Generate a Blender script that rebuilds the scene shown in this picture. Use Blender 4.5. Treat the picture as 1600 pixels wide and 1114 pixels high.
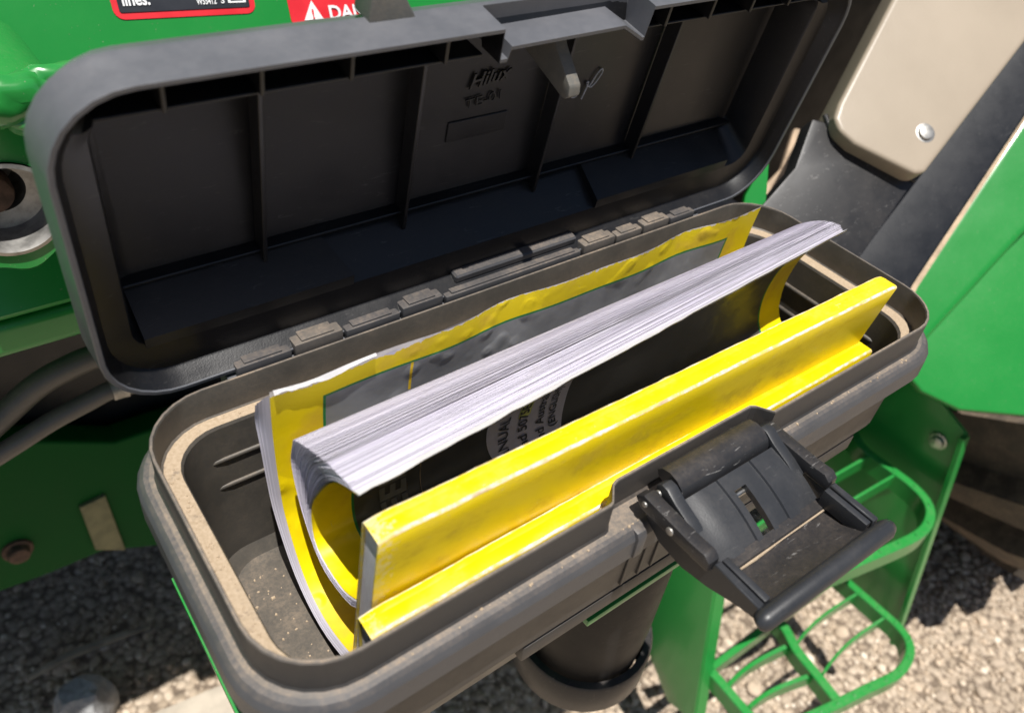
import bpy, bmesh, math, random
import numpy as np
from mathutils import Vector, Matrix, noise as mnoise

# ---------------------------------------------------------------- scene, camera, light
scene = bpy.context.scene
for o in list(bpy.data.objects):
    bpy.data.objects.remove(o)
COL = scene.collection
random.seed(7)
RNG = np.random.default_rng(11)

cam_data = bpy.data.cameras.new('camera')
cam = bpy.data.objects.new('camera', cam_data)
COL.objects.link(cam)
cam_data.sensor_width = 36.0
cam_data.lens = 1247.9 / 1600.0 * 36.0
cam_data.clip_start = 0.01
cam_data.clip_end = 500.0
cam.matrix_world = Matrix(((0.7998, 0.3285, -0.5024, -0.2309),
                           (-0.5916, 0.5733, -0.5669, -0.1949),
                           (0.1018, 0.7506, 0.6529, 0.2491),
                           (0, 0, 0, 1)))
cam_data.dof.use_dof = True
cam_data.dof.focus_distance = 0.40
cam_data.dof.aperture_fstop = 9.0
scene.camera = cam

SUN = Vector((-0.080, -0.228, 0.968)).normalized()
world = bpy.data.worlds.new('World')
scene.world = world
world.use_nodes = True
wn = world.node_tree
bg = wn.nodes['Background']
sky = wn.nodes.new('ShaderNodeTexSky')
sky.sky_type = 'NISHITA'
sky.sun_disc = False
sky.sun_elevation = math.asin(SUN.z)
sky.sun_rotation = math.atan2(SUN.x, SUN.y)
sky.air_density = 1.0
sky.dust_density = 1.0
wn.links.new(sky.outputs[0], bg.inputs[0])
bg.inputs[1].default_value = 0.05
sun_data = bpy.data.lights.new('sun', 'SUN')
sun_data.energy = 5.0
sun_data.angle = math.radians(0.53)
sun_data.color = (1.0, 0.965, 0.915)
sun = bpy.data.objects.new('sun', sun_data)
COL.objects.link(sun)
sun.rotation_euler = SUN.to_track_quat('Z', 'Y').to_euler()
vs = scene.view_settings
vs.view_transform = 'Standard'
vs.look = 'None'
vs.gamma = 1.0
vs.exposure = 0.30
vs.use_curve_mapping = False
scene.render.resolution_x = 1024
scene.render.resolution_y = 712

# ---------------------------------------------------------------- material helpers
def _nt(name):
    m = bpy.data.materials.new(name)
    m.use_nodes = True
    nt = m.node_tree
    return m, nt, nt.nodes['Principled BSDF']

class NG:
    """small helper to write node graphs"""
    def __init__(s, nt):
        s.nt = nt
    def n(s, t, **kw):
        x = s.nt.nodes.new(t)
        for k, v in kw.items():
            setattr(x, k, v)
        return x
    def l(s, a, b):
        s.nt.links.new(a, b)
    def inp(s, node, idx, v):
        if hasattr(v, 'is_output'):
            s.l(v, node.inputs[idx])
        elif v is not None:
            node.inputs[idx].default_value = v
    def coord(s, kind='Object'):
        return s.n('ShaderNodeTexCoord').outputs[kind]
    def mapping(s, vec, scale=(1, 1, 1), rot=(0, 0, 0), loc=(0, 0, 0)):
        m = s.n('ShaderNodeMapping')
        s.l(vec, m.inputs[0])
        m.inputs[1].default_value = loc
        m.inputs[2].default_value = rot
        m.inputs[3].default_value = scale
        return m.outputs[0]
    def noise(s, vec, scale, detail=4, rough=0.6, dist=0.0):
        x = s.n('ShaderNodeTexNoise')
        s.l(vec, x.inputs['Vector'])
        x.inputs['Scale'].default_value = scale
        x.inputs['Detail'].default_value = detail
        x.inputs['Roughness'].default_value = rough
        x.inputs['Distortion'].default_value = dist
        return x.outputs['Fac']
    def voronoi(s, vec, scale, out='Distance', feature='F1'):
        x = s.n('ShaderNodeTexVoronoi', feature=feature)
        s.l(vec, x.inputs['Vector'])
        x.inputs['Scale'].default_value = scale
        return x.outputs[out]
    def math(s, op, a, b=None, c=None, clamp=False):
        x = s.n('ShaderNodeMath', operation=op, use_clamp=clamp)
        s.inp(x, 0, a); s.inp(x, 1, b); s.inp(x, 2, c)
        return x.outputs[0]
    def ramp(s, v, lo, hi, a=0.0, b=1.0):
        x = s.n('ShaderNodeMapRange', interpolation_type='SMOOTHSTEP')
        s.inp(x, 0, v); s.inp(x, 1, lo); s.inp(x, 2, hi); s.inp(x, 3, a); s.inp(x, 4, b)
        return x.outputs[0]
    def mix(s, f, a, b):
        x = s.n('ShaderNodeMix', data_type='RGBA')
        s.inp(x, 0, f)
        for i, v in ((6, a), (7, b)):
            if isinstance(v, tuple):
                x.inputs[i].default_value = (*v[:3], 1)
            else:
                s.l(v, x.inputs[i])
        return x.outputs[2]
    def mixf(s, f, a, b):
        x = s.n('ShaderNodeMix', data_type='FLOAT')
        s.inp(x, 0, f); s.inp(x, 2, a); s.inp(x, 3, b)
        return x.outputs[0]
    def bump(s, h, strength, dist, normal=None):
        x = s.n('ShaderNodeBump')
        s.l(h, x.inputs['Height'])
        x.inputs['Strength'].default_value = strength
        x.inputs['Distance'].default_value = dist
        if normal is not None:
            s.l(normal, x.inputs['Normal'])
        return x.outputs[0]
    def up(s):
        g = s.n('ShaderNodeNewGeometry')
        sp = s.n('ShaderNodeSeparateXYZ')
        s.l(g.outputs['True Normal'], sp.inputs[0])
        return sp.outputs[2]
    def sep(s, v):
        sp = s.n('ShaderNodeSeparateXYZ')
        s.l(v, sp.inputs[0])
        return sp.outputs

DUST = (0.42, 0.31, 0.21)

def plastic(name, base, rough=0.45, dust=0.3, settle=0.5, grain=1.0, scratches=0.15, dustcol=DUST, spec=0.5):
    """moulded plastic: fine grain, wandering roughness, scuffs and settled dust"""
    m, nt, b = _nt(name)
    g = NG(nt)
    co = g.coord('Object')
    n1 = g.noise(co, 38, 6, 0.72)
    n2 = g.noise(co, 520, 4, 0.7)
    n3 = g.noise(g.mapping(co, (9, 60, 60), (0.3, 0.2, 0.5)), 6, 4, 0.7, 1.5)
    scr = g.ramp(n3, 0.62, 0.70)
    scr = g.math('MULTIPLY', scr, scratches)
    up = g.ramp(g.up(), 0.45, 0.95)
    patch = g.ramp(n1, 0.36, 0.76)
    fine = g.ramp(n2, 0.35, 0.65)
    d = g.math('MULTIPLY', g.math('MULTIPLY_ADD', patch, 0.75, 0.25), g.math('MULTIPLY_ADD', fine, 0.6, 0.4))
    d = g.math('MULTIPLY', d, g.math('MULTIPLY_ADD', up, settle, dust), clamp=True)
    col = g.mix(d, g.mix(g.ramp(n1, 0.3, 0.7), tuple(c * 0.90 for c in base), tuple(c * 1.1 for c in base)), dustcol)
    col = g.mix(scr, col, (0.24, 0.23, 0.22))
    g.l(col, b.inputs['Base Color'])
    r = g.mixf(d, g.mixf(g.ramp(n1, 0.25, 0.8), rough - 0.06, rough + 0.08), 0.9)
    g.l(r, b.inputs['Roughness'])
    b.inputs['Specular IOR Level'].default_value = spec
    g.l(g.bump(g.noise(co, 1400, 2, 0.5), 0.12 * grain, 0.0006), b.inputs['Normal'])
    return m

def paint(name, base, rough=0.28, dust=0.05, settle=0.12, coat=0.3):
    m, nt, b = _nt(name)
    g = NG(nt)
    co = g.coord('Object')
    n1 = g.noise(co, 14, 5, 0.6)
    n2 = g.noise(co, 260, 3, 0.6)
    up = g.ramp(g.up(), 0.3, 0.95)
    d = g.math('MULTIPLY', g.ramp(n2, 0.3, 0.7), g.math('MULTIPLY_ADD', up, settle, dust))
    d = g.math('MULTIPLY', d, g.math('MULTIPLY_ADD', g.ramp(n1, 0.35, 0.65), 1.2, 0.35), clamp=True)
    specks = g.ramp(g.noise(co, 700, 1, 0.4), 0.74, 0.78)
    col = g.mix(g.ramp(n1, 0.3, 0.7), tuple(c * 0.96 for c in base), tuple(c * 1.04 for c in base))
    col = g.mix(d, col, (0.40, 0.33, 0.24))
    col = g.mix(g.math('MULTIPLY', specks, 0.35), col, (0.3, 0.26, 0.2))
    g.l(col, b.inputs['Base Color'])
    g.l(g.mixf(d, g.mixf(n1, rough - 0.05, rough + 0.12), 0.8), b.inputs['Roughness'])
    b.inputs['Coat Weight'].default_value = coat
    b.inputs['Coat Roughness'].default_value = 0.12
    g.l(g.bump(g.noise(co, 35, 3, 0.5), 0.08, 0.002), b.inputs['Normal'])
    return m

def simple(name, base, rough=0.5, metal=0.0, var=0.15, scale=80, bump=0.0, bscale=300, bdist=0.001):
    m, nt, b = _nt(name)
    g = NG(nt)
    co = g.coord('Object')
    n1 = g.noise(co, scale, 4, 0.6)
    g.l(g.mix(g.ramp(n1, 0.3, 0.7), tuple(c * (1 - var) for c in base), tuple(min(1, c * (1 + var)) for c in base)), b.inputs['Base Color'])
    g.l(g.mixf(n1, max(0.05, rough - 0.1), min(1, rough + 0.1)), b.inputs['Roughness'])
    b.inputs['Metallic'].default_value = metal
    if bump:
        g.l(g.bump(g.noise(co, bscale, 4, 0.6), bump, bdist), b.inputs['Normal'])
    return m

def dusty(name):
    """thick settled dust and grit lying on the plastic ledge"""
    m, nt, b = _nt(name)
    g = NG(nt)
    co = g.coord('Object')
    n1 = g.noise(co, 45, 5, 0.65)
    n2 = g.noise(co, 650, 4, 0.75)
    bare = g.math('MULTIPLY', g.ramp(g.noise(co, 110, 6, 0.75), 0.55, 0.72), 0.60)
    col = g.mix(g.ramp(n2, 0.3, 0.72), (0.36, 0.275, 0.185), (0.47, 0.37, 0.265))
    col = g.mix(bare, col, (0.13, 0.11, 0.095))
    col = g.mix(g.math('MULTIPLY', g.ramp(g.noise(co, 1300, 2, 0.5), 0.68, 0.74), 0.5), col, (0.18, 0.13, 0.09))
    g.l(col, b.inputs['Base Color'])
    b.inputs['Roughness'].default_value = 0.95
    b.inputs['Specular IOR Level'].default_value = 0.15
    g.l(g.bump(n2, 0.3, 0.0006), b.inputs['Normal'])
    return m

YEL = (0.86, 0.66, 0.003)
YEL_DULL = (0.62, 0.44, 0.06)
PAPER = (0.85, 0.81, 0.915)

def yellow_cover(name, wear=0.3, dirt=0.25):
    """glossy yellow card: dirt film and worn white edges (UV.y 0..1 across a strip, UV.x 0..1 along)"""
    m, nt, b = _nt(name)
    g = NG(nt)
    co = g.coord('Object')
    uv = g.sep(g.coord('UV'))
    n1 = g.noise(g.mapping(co, (1, 2.2, 2.2)), 26, 5, 0.65)
    n2 = g.noise(co, 340, 4, 0.7)
    n3 = g.noise(g.mapping(co, (1, 1, 1)), 900, 2, 0.6)
    d = g.math('MULTIPLY', g.ramp(n1, 0.46, 0.66), g.math('MULTIPLY_ADD', g.ramp(n2, 0.35, 0.62), 0.7, 0.3))
    col = g.mix(g.math('MULTIPLY', d, dirt), YEL, YEL_DULL)
    col = g.mix(g.math('MULTIPLY', g.ramp(n3, 0.66, 0.72), 0.15 * dirt), col, (0.35, 0.24, 0.08))
    endm = g.math('MULTIPLY', g.ramp(uv[0], 0.045, 0.0), 0.22)
    w = g.ramp(g.math('ADD', n2, endm), 0.70 - 0.10 * wear, 0.76 - 0.10 * wear)
    col = g.mix(g.math('MULTIPLY', w, wear), col, (0.76, 0.72, 0.64))
    g.l(col, b.inputs['Base Color'])
    g.l(g.mixf(d, 0.33, 0.7), b.inputs['Roughness'])
    g.l(g.bump(g.noise(co, 90, 4, 0.6), 0.16, 0.0012), b.inputs['Normal'])
    return m

def worn_edge(name):
    m, nt, b = _nt(name)
    g = NG(nt)
    co = g.coord('Object')
    n2 = g.noise(g.mapping(co, (0.6, 1, 1)), 240, 4, 0.75)
    col = g.mix(g.ramp(n2, 0.38, 0.62), (0.80, 0.74, 0.62), (0.80, 0.58, 0.12))
    col = g.mix(g.ramp(g.noise(co, 60, 3, 0.6), 0.55, 0.75), col, (0.5, 0.36, 0.2))
    g.l(col, b.inputs['Base Color'])
    b.inputs['Roughness'].default_value = 0.85
    g.l(g.bump(n2, 0.4, 0.0008), b.inputs['Normal'])
    return m

def paper(name, col=PAPER, trans=0.0):
    m, nt, b = _nt(name)
    g = NG(nt)
    at = g.n('ShaderNodeAttribute', attribute_name='tone')
    co = g.coord('Object')
    n1 = g.noise(co, 120, 3, 0.6)
    c = g.mix(at.outputs['Fac'], tuple(x * 0.62 for x in col), col)
    c = g.mix(g.math('MULTIPLY', g.ramp(n1, 0.55, 0.75), 0.15), c, (0.55, 0.47, 0.40))
    g.l(c, b.inputs['Base Color'])
    b.inputs['Roughness'].default_value = 0.85
    b.inputs['Specular IOR Level'].default_value = 0.2
    return m

def page_edge(name):
    """cut edge of a page block: fine sheet lines running along the book"""
    m, nt, b = _nt(name)
    g = NG(nt)
    uv = g.coord('UV')
    n1 = g.noise(g.mapping(uv, (3, 90, 1)), 3.0, 3, 0.8)
    n2 = g.noise(uv, 14, 4, 0.6)
    col = g.mix(g.ramp(n1, 0.32, 0.62), (0.36, 0.34, 0.37), (0.74, 0.72, 0.76))
    col = g.mix(g.math('MULTIPLY', g.ramp(n2, 0.5, 0.75), 0.5), col, (0.40, 0.33, 0.26))
    g.l(col, b.inputs['Base Color'])
    b.inputs['Roughness'].default_value = 0.9
    g.l(g.bump(n1, 0.6, 0.0006), b.inputs['Normal'])
    return m

def printed_cover(name, W, H, bx, top, line, field, dents, label=0.0, sheen=0.33):
    """card printed with a yellow border, a green line and a dark field. UV in metres: x along, y down from the free edge"""
    m, nt, b = _nt(name)
    g = NG(nt)
    uv = g.sep(g.coord('UV'))
    co = g.coord('Object')
    ex = g.math('MINIMUM', uv[0], g.math('SUBTRACT', W, uv[0]))
    dx = g.math('SUBTRACT', ex, bx)
    dy = g.math('SUBTRACT', uv[1], top)
    inner = g.math('MINIMUM', dx, dy)
    isfield = g.math('GREATER_THAN', inner, 0.0)
    isline = g.math('GREATER_THAN', inner, -line)
    n1 = g.noise(co, 30, 4, 0.6)
    n2 = g.noise(co, 320, 4, 0.7)
    yel = g.mix(g.math('MULTIPLY', g.ramp(n1, 0.5, 0.68), 0.6), YEL, (0.66, 0.42, 0.05))
    col = g.mix(isline, yel, (0.015, 0.20, 0.06))
    fld = g.mix(g.ramp(n1, 0.35, 0.7), tuple(c * 0.85 for c in field), tuple(c * 1.25 for c in field))
    col = g.mix(isfield, col, fld)
    vline = g.math('MULTIPLY', g.math('LESS_THAN', g.math('ABSOLUTE', g.math('SUBTRACT', uv[0], 0.066)), 0.0007), isfield)
    vline = g.math('MULTIPLY', vline, g.math('LESS_THAN', uv[1], 0.034))
    col = g.mix(vline, col, (0.75, 0.5, 0.02))
    # scuffs and the torn, whitened edge
    scuff = g.ramp(g.noise(g.mapping(co, (2, 1, 1), (0, 0.6, 0)), 160, 3, 0.7, 1.0), 0.70, 0.76)
    col = g.mix(g.math('MULTIPLY', scuff, 0.35), col, (0.45, 0.44, 0.42))
    edge = g.math('ADD', uv[1], g.math('MULTIPLY', g.math('SUBTRACT', n2, 0.5), -0.006))
    torn = g.ramp(g.math('SUBTRACT', 0.075, uv[0]), -0.01, 0.02, 0.0, 0.0028)
    tornm = g.math('LESS_THAN', edge, g.math('ADD', torn, 0.0007))
    col = g.mix(tornm, col, (0.74, 0.70, 0.66))
    g.l(col, b.inputs['Base Color'])
    g.l(g.mixf(g.ramp(n1, 0.4, 0.7), sheen, sheen + 0.2), b.inputs['Roughness'])
    v = g.voronoi(co, 95, 'Distance', 'SMOOTH_F1')
    dm = g.math('MULTIPLY', g.ramp(v, 0.15, 0.45, 1.0, 0.0), g.ramp(g.noise(co, 18, 2, 0.5), 0.42, 0.56))
    h = g.math('ADD', g.math('MULTIPLY', dm, dents), g.math('MULTIPLY', n1, 0.6))
    g.l(g.bump(h, 0.55, 0.0012), b.inputs['Normal'])
    return m

def ground_mat():
    m, nt, b = _nt('gravel_ground')
    g = NG(nt)
    co = g.coord('Object')
    v = g.voronoi(co, 95, 'Distance')
    vc = g.voronoi(co, 95, 'Color')
    v2 = g.voronoi(co, 34, 'Distance')
    n1 = g.noise(co, 3.0, 4, 0.6)
    tone = g.sep(vc)[0]
    col = g.mix(tone, (0.36, 0.28, 0.20), (0.62, 0.51, 0.39))
    col = g.mix(g.ramp(n1, 0.4, 0.65), col, (0.40, 0.32, 0.24))
    col = g.mix(g.ramp(v, 0.45, 0.75), col, (0.19, 0.145, 0.105))
    g.l(col, b.inputs['Base Color'])
    b.inputs['Roughness'].default_value = 0.95
    h = g.math('ADD', g.math('MULTIPLY', v, -1.0), g.math('MULTIPLY', v2, -0.8))
    g.l(g.bump(h, 0.9, 0.008), b.inputs['Normal'])
    return m

def stone_mat():
    m, nt, b = _nt('gravel_stone')
    g = NG(nt)
    at = g.n('ShaderNodeAttribute', attribute_name='tone')
    co = g.coord('Object')
    cr = g.n('ShaderNodeValToRGB')
    el = cr.color_ramp.elements
    el[0].color = (0.33, 0.265, 0.205, 1); el[0].position = 0.0
    el[1].color = (0.80, 0.70, 0.57, 1); el[1].position = 1.0
    e = el.new(0.45); e.color = (0.54, 0.43, 0.32, 1)
    e = el.new(0.7); e.color = (0.61, 0.48, 0.35, 1)
    g.l(at.outputs['Fac'], cr.inputs[0])
    n = g.noise(co, 220, 4, 0.7)
    g.l(g.mix(g.math('MULTIPLY', g.ramp(n, 0.4, 0.7), 0.35), cr.outputs[0], (0.30, 0.24, 0.18)), b.inputs['Base Color'])
    b.inputs['Roughness'].default_value = 0.92
    g.l(g.bump(n, 0.5, 0.002), b.inputs['Normal'])
    return m

M = {}
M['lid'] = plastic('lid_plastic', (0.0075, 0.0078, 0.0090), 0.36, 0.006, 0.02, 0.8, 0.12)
M['lid_skirt'] = plastic('lid_skirt_plastic', (0.098, 0.102, 0.114), 0.42, 0.01, 0.03, 0.5, 0.06)  # black plastic like the lid; sun and sky sheen painted in as grey
M['box'] = plastic('box_plastic', (0.032, 0.0315, 0.032), 0.44, 0.02, 0.22, 0.8, 0.08)
M['box_in'] = plastic('box_inner_plastic', (0.064, 0.060, 0.053), 0.52, 0.12, 0.25, 0.8, 0.08)
M['flange'] = plastic('box_flange_plastic', (0.062, 0.064, 0.070), 0.42, 0.02, 0.36, 0.8, 0.12)
M['dust'] = dusty('settled_dust')
M['latch'] = plastic('latch_plastic', (0.024, 0.026, 0.030), 0.42, 0.008, 0.02, 0.6, 0.08)
M['latch_dirty'] = plastic('latch_dirty_plastic', (0.020, 0.0205, 0.023), 0.38, 0.008, 0.09, 0.8, 0.60)
M['catch'] = plastic('catch_plastic', (0.10, 0.105, 0.10), 0.42, 0.18, 0.25, 1.5, 0.2)
M['steel'] = simple('pin_steel', (0.55, 0.54, 0.52), 0.38, 1.0, 0.2, 200)
M['steel_dull'] = simple('dull_steel', (0.38, 0.37, 0.35), 0.5, 0.8, 0.3, 120)
M['rust'] = simple('rusty_bolt', (0.11, 0.068, 0.048), 0.8, 0.2, 0.35, 160, 0.4)
M['green'] = paint('tractor_green', (0.012, 0.225, 0.034), 0.26, 0.0, 0.02, 0.35)
M['green_step'] = paint('step_green', (0.014, 0.245, 0.040), 0.30, 0.0, 0.07, 0.35)
M['green_shaded'] = paint('shaded_green', (0.002, 0.075, 0.012), 0.6, 0.0, 0.0, 0.0)  # the tractor green darkened, so the shade is painted in
M['green_shaded'].node_tree.nodes['Principled BSDF'].inputs['Specular IOR Level'].default_value = 0.15
M['green_lug'] = paint('cast_green', (0.022, 0.24, 0.045), 0.20, 0.02, 0.05, 0.6)
M['beige'] = simple('beige_panel', (0.345, 0.285, 0.215), 0.38, 0, 0.05, 8, 0.15, 500, 0.0006)
M['black'] = plastic('black_rubber', (0.014, 0.014, 0.016), 0.6, 0.02, 0.05)
M['navy'] = plastic('shade_block_plastic', (0.006, 0.0075, 0.011), 0.45, 0.005, 0.01)
M['scuff'] = plastic('scuffed_black', (0.013, 0.013, 0.0145), 0.48, 0.015, 0.02, 1.0, 0.55)
M['tan'] = simple('tan_trim', (0.46, 0.34, 0.23), 0.8, 0, 0.25, 60, 0.3)
M['hose'] = plastic('hose_rubber', (0.10, 0.096, 0.09), 0.36, 0.06, 0.14)
M['tyre'] = plastic('tyre_rubber', (0.045, 0.040, 0.035), 0.75, 0.40, 0.45, 1.4, 0.2)
M['yellow'] = yellow_cover('yellow_card', 0.35, 0.42)
M['yellow2'] = yellow_cover('yellow_card_clean', 0.2, 0.2)
M['worn'] = worn_edge('worn_card_edge')
M['page'] = paper('page_paper')
M['pageedge'] = page_edge('page_edge_paper')
M['white_card'] = simple('cover_inside_card', (0.76, 0.74, 0.72), 0.6, 0, 0.06, 60)
M['coverA'] = printed_cover('grey_printed_cover', 0.300, 0.2, 0.024, 0.0155, 0.0013, (0.215, 0.22, 0.232), 0.95, 0, 0.38)
M['coverB'] = printed_cover('black_printed_cover', 0.312, 0.14, 0.020, 0.0125, 0.0012, (0.075, 0.069, 0.060), 0.4)
M['label'] = simple('label_paper', (0.76, 0.70, 0.78), 0.5, 0, 0.08, 90)
M['ink'] = simple('label_ink', (0.05, 0.05, 0.055), 0.6, 0, 0.1, 300)
M['hilite'] = simple('yellow_highlighter', (0.85, 0.86, 0.25), 0.6, 0, 0.1, 100)
M['greyprint'] = simple('grey_print', (0.19, 0.18, 0.165), 0.45, 0, 0.1, 100)
M['red'] = simple('decal_red', (0.66, 0.018, 0.028), 0.4, 0, 0.06, 60)
M['decal_black'] = simple('decal_black', (0.017, 0.019, 0.025), 0.4, 0, 0.1, 60)
M['white'] = simple('decal_white', (0.78, 0.78, 0.78), 0.45, 0, 0.05, 60)
M['chalk'] = simple('chalk_mark', (0.30, 0.31, 0.34), 0.9, 0, 0.25, 900)
M['ground'] = ground_mat()
M['stone'] = stone_mat()
M['rock'] = simple('grey_rock', (0.36, 0.36, 0.36), 0.9, 0, 0.25, 40, 0.7, 90, 0.01)
M['wood'] = simple('weathered_wood', (0.30, 0.26, 0.20), 0.85, 0, 0.25, 40, 0.5, 90, 0.004)
M['beam'] = simple('pale_beam', (0.46, 0.40, 0.32), 0.8, 0, 0.15, 30, 0.3, 90, 0.003)
M['box_ledge'] = plastic('dusty_ledge_plastic', (0.10, 0.095, 0.09), 0.5, 0.15, 0.55, 1.0, 0.1)
M['tab'] = simple('sunlit_patch_tan', (0.20, 0.19, 0.10), 0.7, 0, 0.2, 60)  # tan that stands in for a patch of sunlight
M['canister'] = plastic('canister_black', (0.008, 0.008, 0.0085), 0.5, 0.005, 0.02, spec=0.3)
M['emboss'] = plastic('embossed_plastic', (0.012, 0.012, 0.012), 0.4, 0.0, 0.02)

# ---------------------------------------------------------------- object helpers
def link(o, parent=None):
    COL.objects.link(o)
    if parent is not None:
        o.parent = parent
    return o

def tag(o, label, cat, group=None):
    o['label'] = label
    o['category'] = cat
    if group:
        o['group'] = group
    return o

def empty(name, loc, label, cat, group=None):
    o = bpy.data.objects.new(name, None)
    o.empty_display_size = 0.05
    o.location = loc
    link(o)
    return tag(o, label, cat, group)

def mesh_obj(name, verts, faces, mat, parent=None, smooth=False, mats=None, fmat=None, uvs=None, auto=None):
    """one mesh object; world-space coordinates are kept relative to the parent Empty"""
    off = Vector((0, 0, 0))
    p = parent
    while p is not None:
        off += Vector(p.location)
        p = p.parent
    vv = [(v[0] - off[0], v[1] - off[1], v[2] - off[2]) for v in verts]
    me = bpy.data.meshes.new(name)
    me.from_pydata(vv, [], faces)
    for m in (mats or [mat]):
        me.materials.append(m)
    if fmat is not None:
        me.polygons.foreach_set('material_index', fmat)
    if uvs is not None:
        ul = me.uv_layers.new(name='UVMap')
        li = np.zeros(len(me.loops), dtype=np.int32)
        me.loops.foreach_get('vertex_index', li)
        arr = np.asarray(uvs, dtype=np.float32)[li]
        ul.data.foreach_set('uv', arr.ravel())
    if smooth or auto:
        me.polygons.foreach_set('use_smooth', [True] * len(me.polygons))
    me.validate()
    me.update()
    o = bpy.data.objects.new(name, me)
    link(o, parent)
    if auto:
        sharp_by_angle(me, auto)
    return o

def sharp_by_angle(me, deg):
    bm = bmesh.new()
    bm.from_mesh(me)
    bmesh.ops.recalc_face_normals(bm, faces=bm.faces)
    lim = math.radians(deg)
    for e in bm.edges:
        if len(e.link_faces) == 2:
            e.smooth = e.calc_face_angle(0) < lim
        else:
            e.smooth = False
    bm.to_mesh(me)
    bm.free()

def bm_obj(name, bm, mat, parent=None, auto=35):
    off = Vector((0, 0, 0))
    p = parent
    while p is not None:
        off += Vector(p.location)
        p = p.parent
    bmesh.ops.translate(bm, vec=-off, verts=bm.verts)
    bmesh.ops.recalc_face_normals(bm, faces=bm.faces)
    me = bpy.data.meshes.new(name)
    lim = math.radians(auto)
    for f in bm.faces:
        f.smooth = True
    for e in bm.edges:
        if len(e.link_faces) == 2:
            e.smooth = e.calc_face_angle(0) < lim
    bm.to_mesh(me)
    bm.free()
    me.materials.append(mat)
    o = bpy.data.objects.new(name, me)
    return link(o, parent)

def prism_bm(poly, direction, bevel=0.0, seg=2, bm=None):
    """extrude a 3-D polygon along a vector, bevel its edges"""
    bm = bm or bmesh.new()
    d = Vector(direction)
    a = [bm.verts.new(p) for p in poly]
    b = [bm.verts.new(Vector(p) + d) for p in poly]
    n = len(poly)
    fs = [bm.faces.new(a), bm.faces.new(b[::-1])]
    for i in range(n):
        j = (i + 1) % n
        fs.append(bm.faces.new((a[j], a[i], b[i], b[j])))
    if bevel > 0:
        ed = set()
        for f in fs:
            for e in f.edges:
                ed.add(e)
        bmesh.ops.recalc_face_normals(bm, faces=fs)
        es = [e for e in ed if e.calc_face_angle(0) > 0.5]
        bmesh.ops.bevel(bm, geom=es, offset=bevel, segments=seg, profile=0.6, affect='EDGES', clamp_overlap=True)
    return bm

def box_bm(x0, x1, y0, y1, z0, z1, bevel=0.0, seg=2, xf=None, bm=None):
    bm = bm or bmesh.new()
    f = xf or (lambda x, y, z: (x, y, z))
    vs = [bm.verts.new(f(x, y, z)) for x in (x0, x1) for y in (y0, y1) for z in (z0, z1)]
    fs = []
    for q in ((0, 1, 3, 2), (4, 6, 7, 5), (0, 4, 5, 1), (2, 3, 7, 6), (0, 2, 6, 4), (1, 5, 7, 3)):
        fs.append(bm.faces.new([vs[i] for i in q]))
    if bevel > 0:
        es = list({e for fc in fs for e in fc.edges})
        bmesh.ops.bevel(bm, geom=es, offset=bevel, segments=seg, profile=0.6, affect='EDGES', clamp_overlap=True)
    return bm

def spline(P, n):
    P = [Vector(p) for p in P]
    Q = [2 * P[0] - P[1]] + P + [2 * P[-1] - P[-2]]
    out = []
    for i in range(len(P) - 1):
        a, b, c, d = Q[i:i + 4]
        for k in range(16):
            t = k / 16
            out.append(0.5 * (2 * b + (c - a) * t + (2 * a - 5 * b + 4 * c - d) * t * t + (3 * b - a - 3 * c + d) * t ** 3))
    out.append(P[-1])
    s = [0.0]
    for i in range(1, len(out)):
        s.append(s[-1] + (out[i] - out[i - 1]).length)
    res = []
    j = 0
    for k in range(n):
        t = s[-1] * k / (n - 1)
        while j < len(out) - 2 and s[j + 1] < t:
            j += 1
        w = 0 if s[j + 1] == s[j] else (t - s[j]) / (s[j + 1] - s[j])
        res.append(out[j].lerp(out[j + 1], min(1, max(0, w))))
    return res, s[-1]

def tube_bm(path, r, seg=10, closed=False, bm=None, flat=1.0, up=(0, 0, 1)):
    """round (or flattened) bar along a path, capped"""
    bm = bm or bmesh.new()
    P = [Vector(p) for p in path]
    rings = []
    n = len(P)
    for i, p in enumerate(P):
        if closed:
            t = (P[(i + 1) % n] - P[i - 1]).normalized()
        else:
            t = (P[min(i + 1, n - 1)] - P[max(i - 1, 0)]).normalized()
        u = Vector(up)
        side = t.cross(u)
        if side.length < 1e-4:
            side = t.cross(Vector((1, 0, 0)))
        side.normalize()
        nn = side.cross(t).normalized()
        rr = r[i] if isinstance(r, (list, tuple)) else r
        rings.append([bm.verts.new(p + side * (rr * math.cos(a)) + nn * (rr * flat * math.sin(a)))
                      for a in [2 * math.pi * k / seg for k in range(seg)]])
    m = n if closed else n - 1
    for i in range(m):
        A, B = rings[i], rings[(i + 1) % n]
        for k in range(seg):
            bm.faces.new((A[k], A[(k + 1) % seg], B[(k + 1) % seg], B[k]))
    if not closed:
        bm.faces.new(rings[0][::-1])
        bm.faces.new(rings[-1])
    return bm

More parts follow.
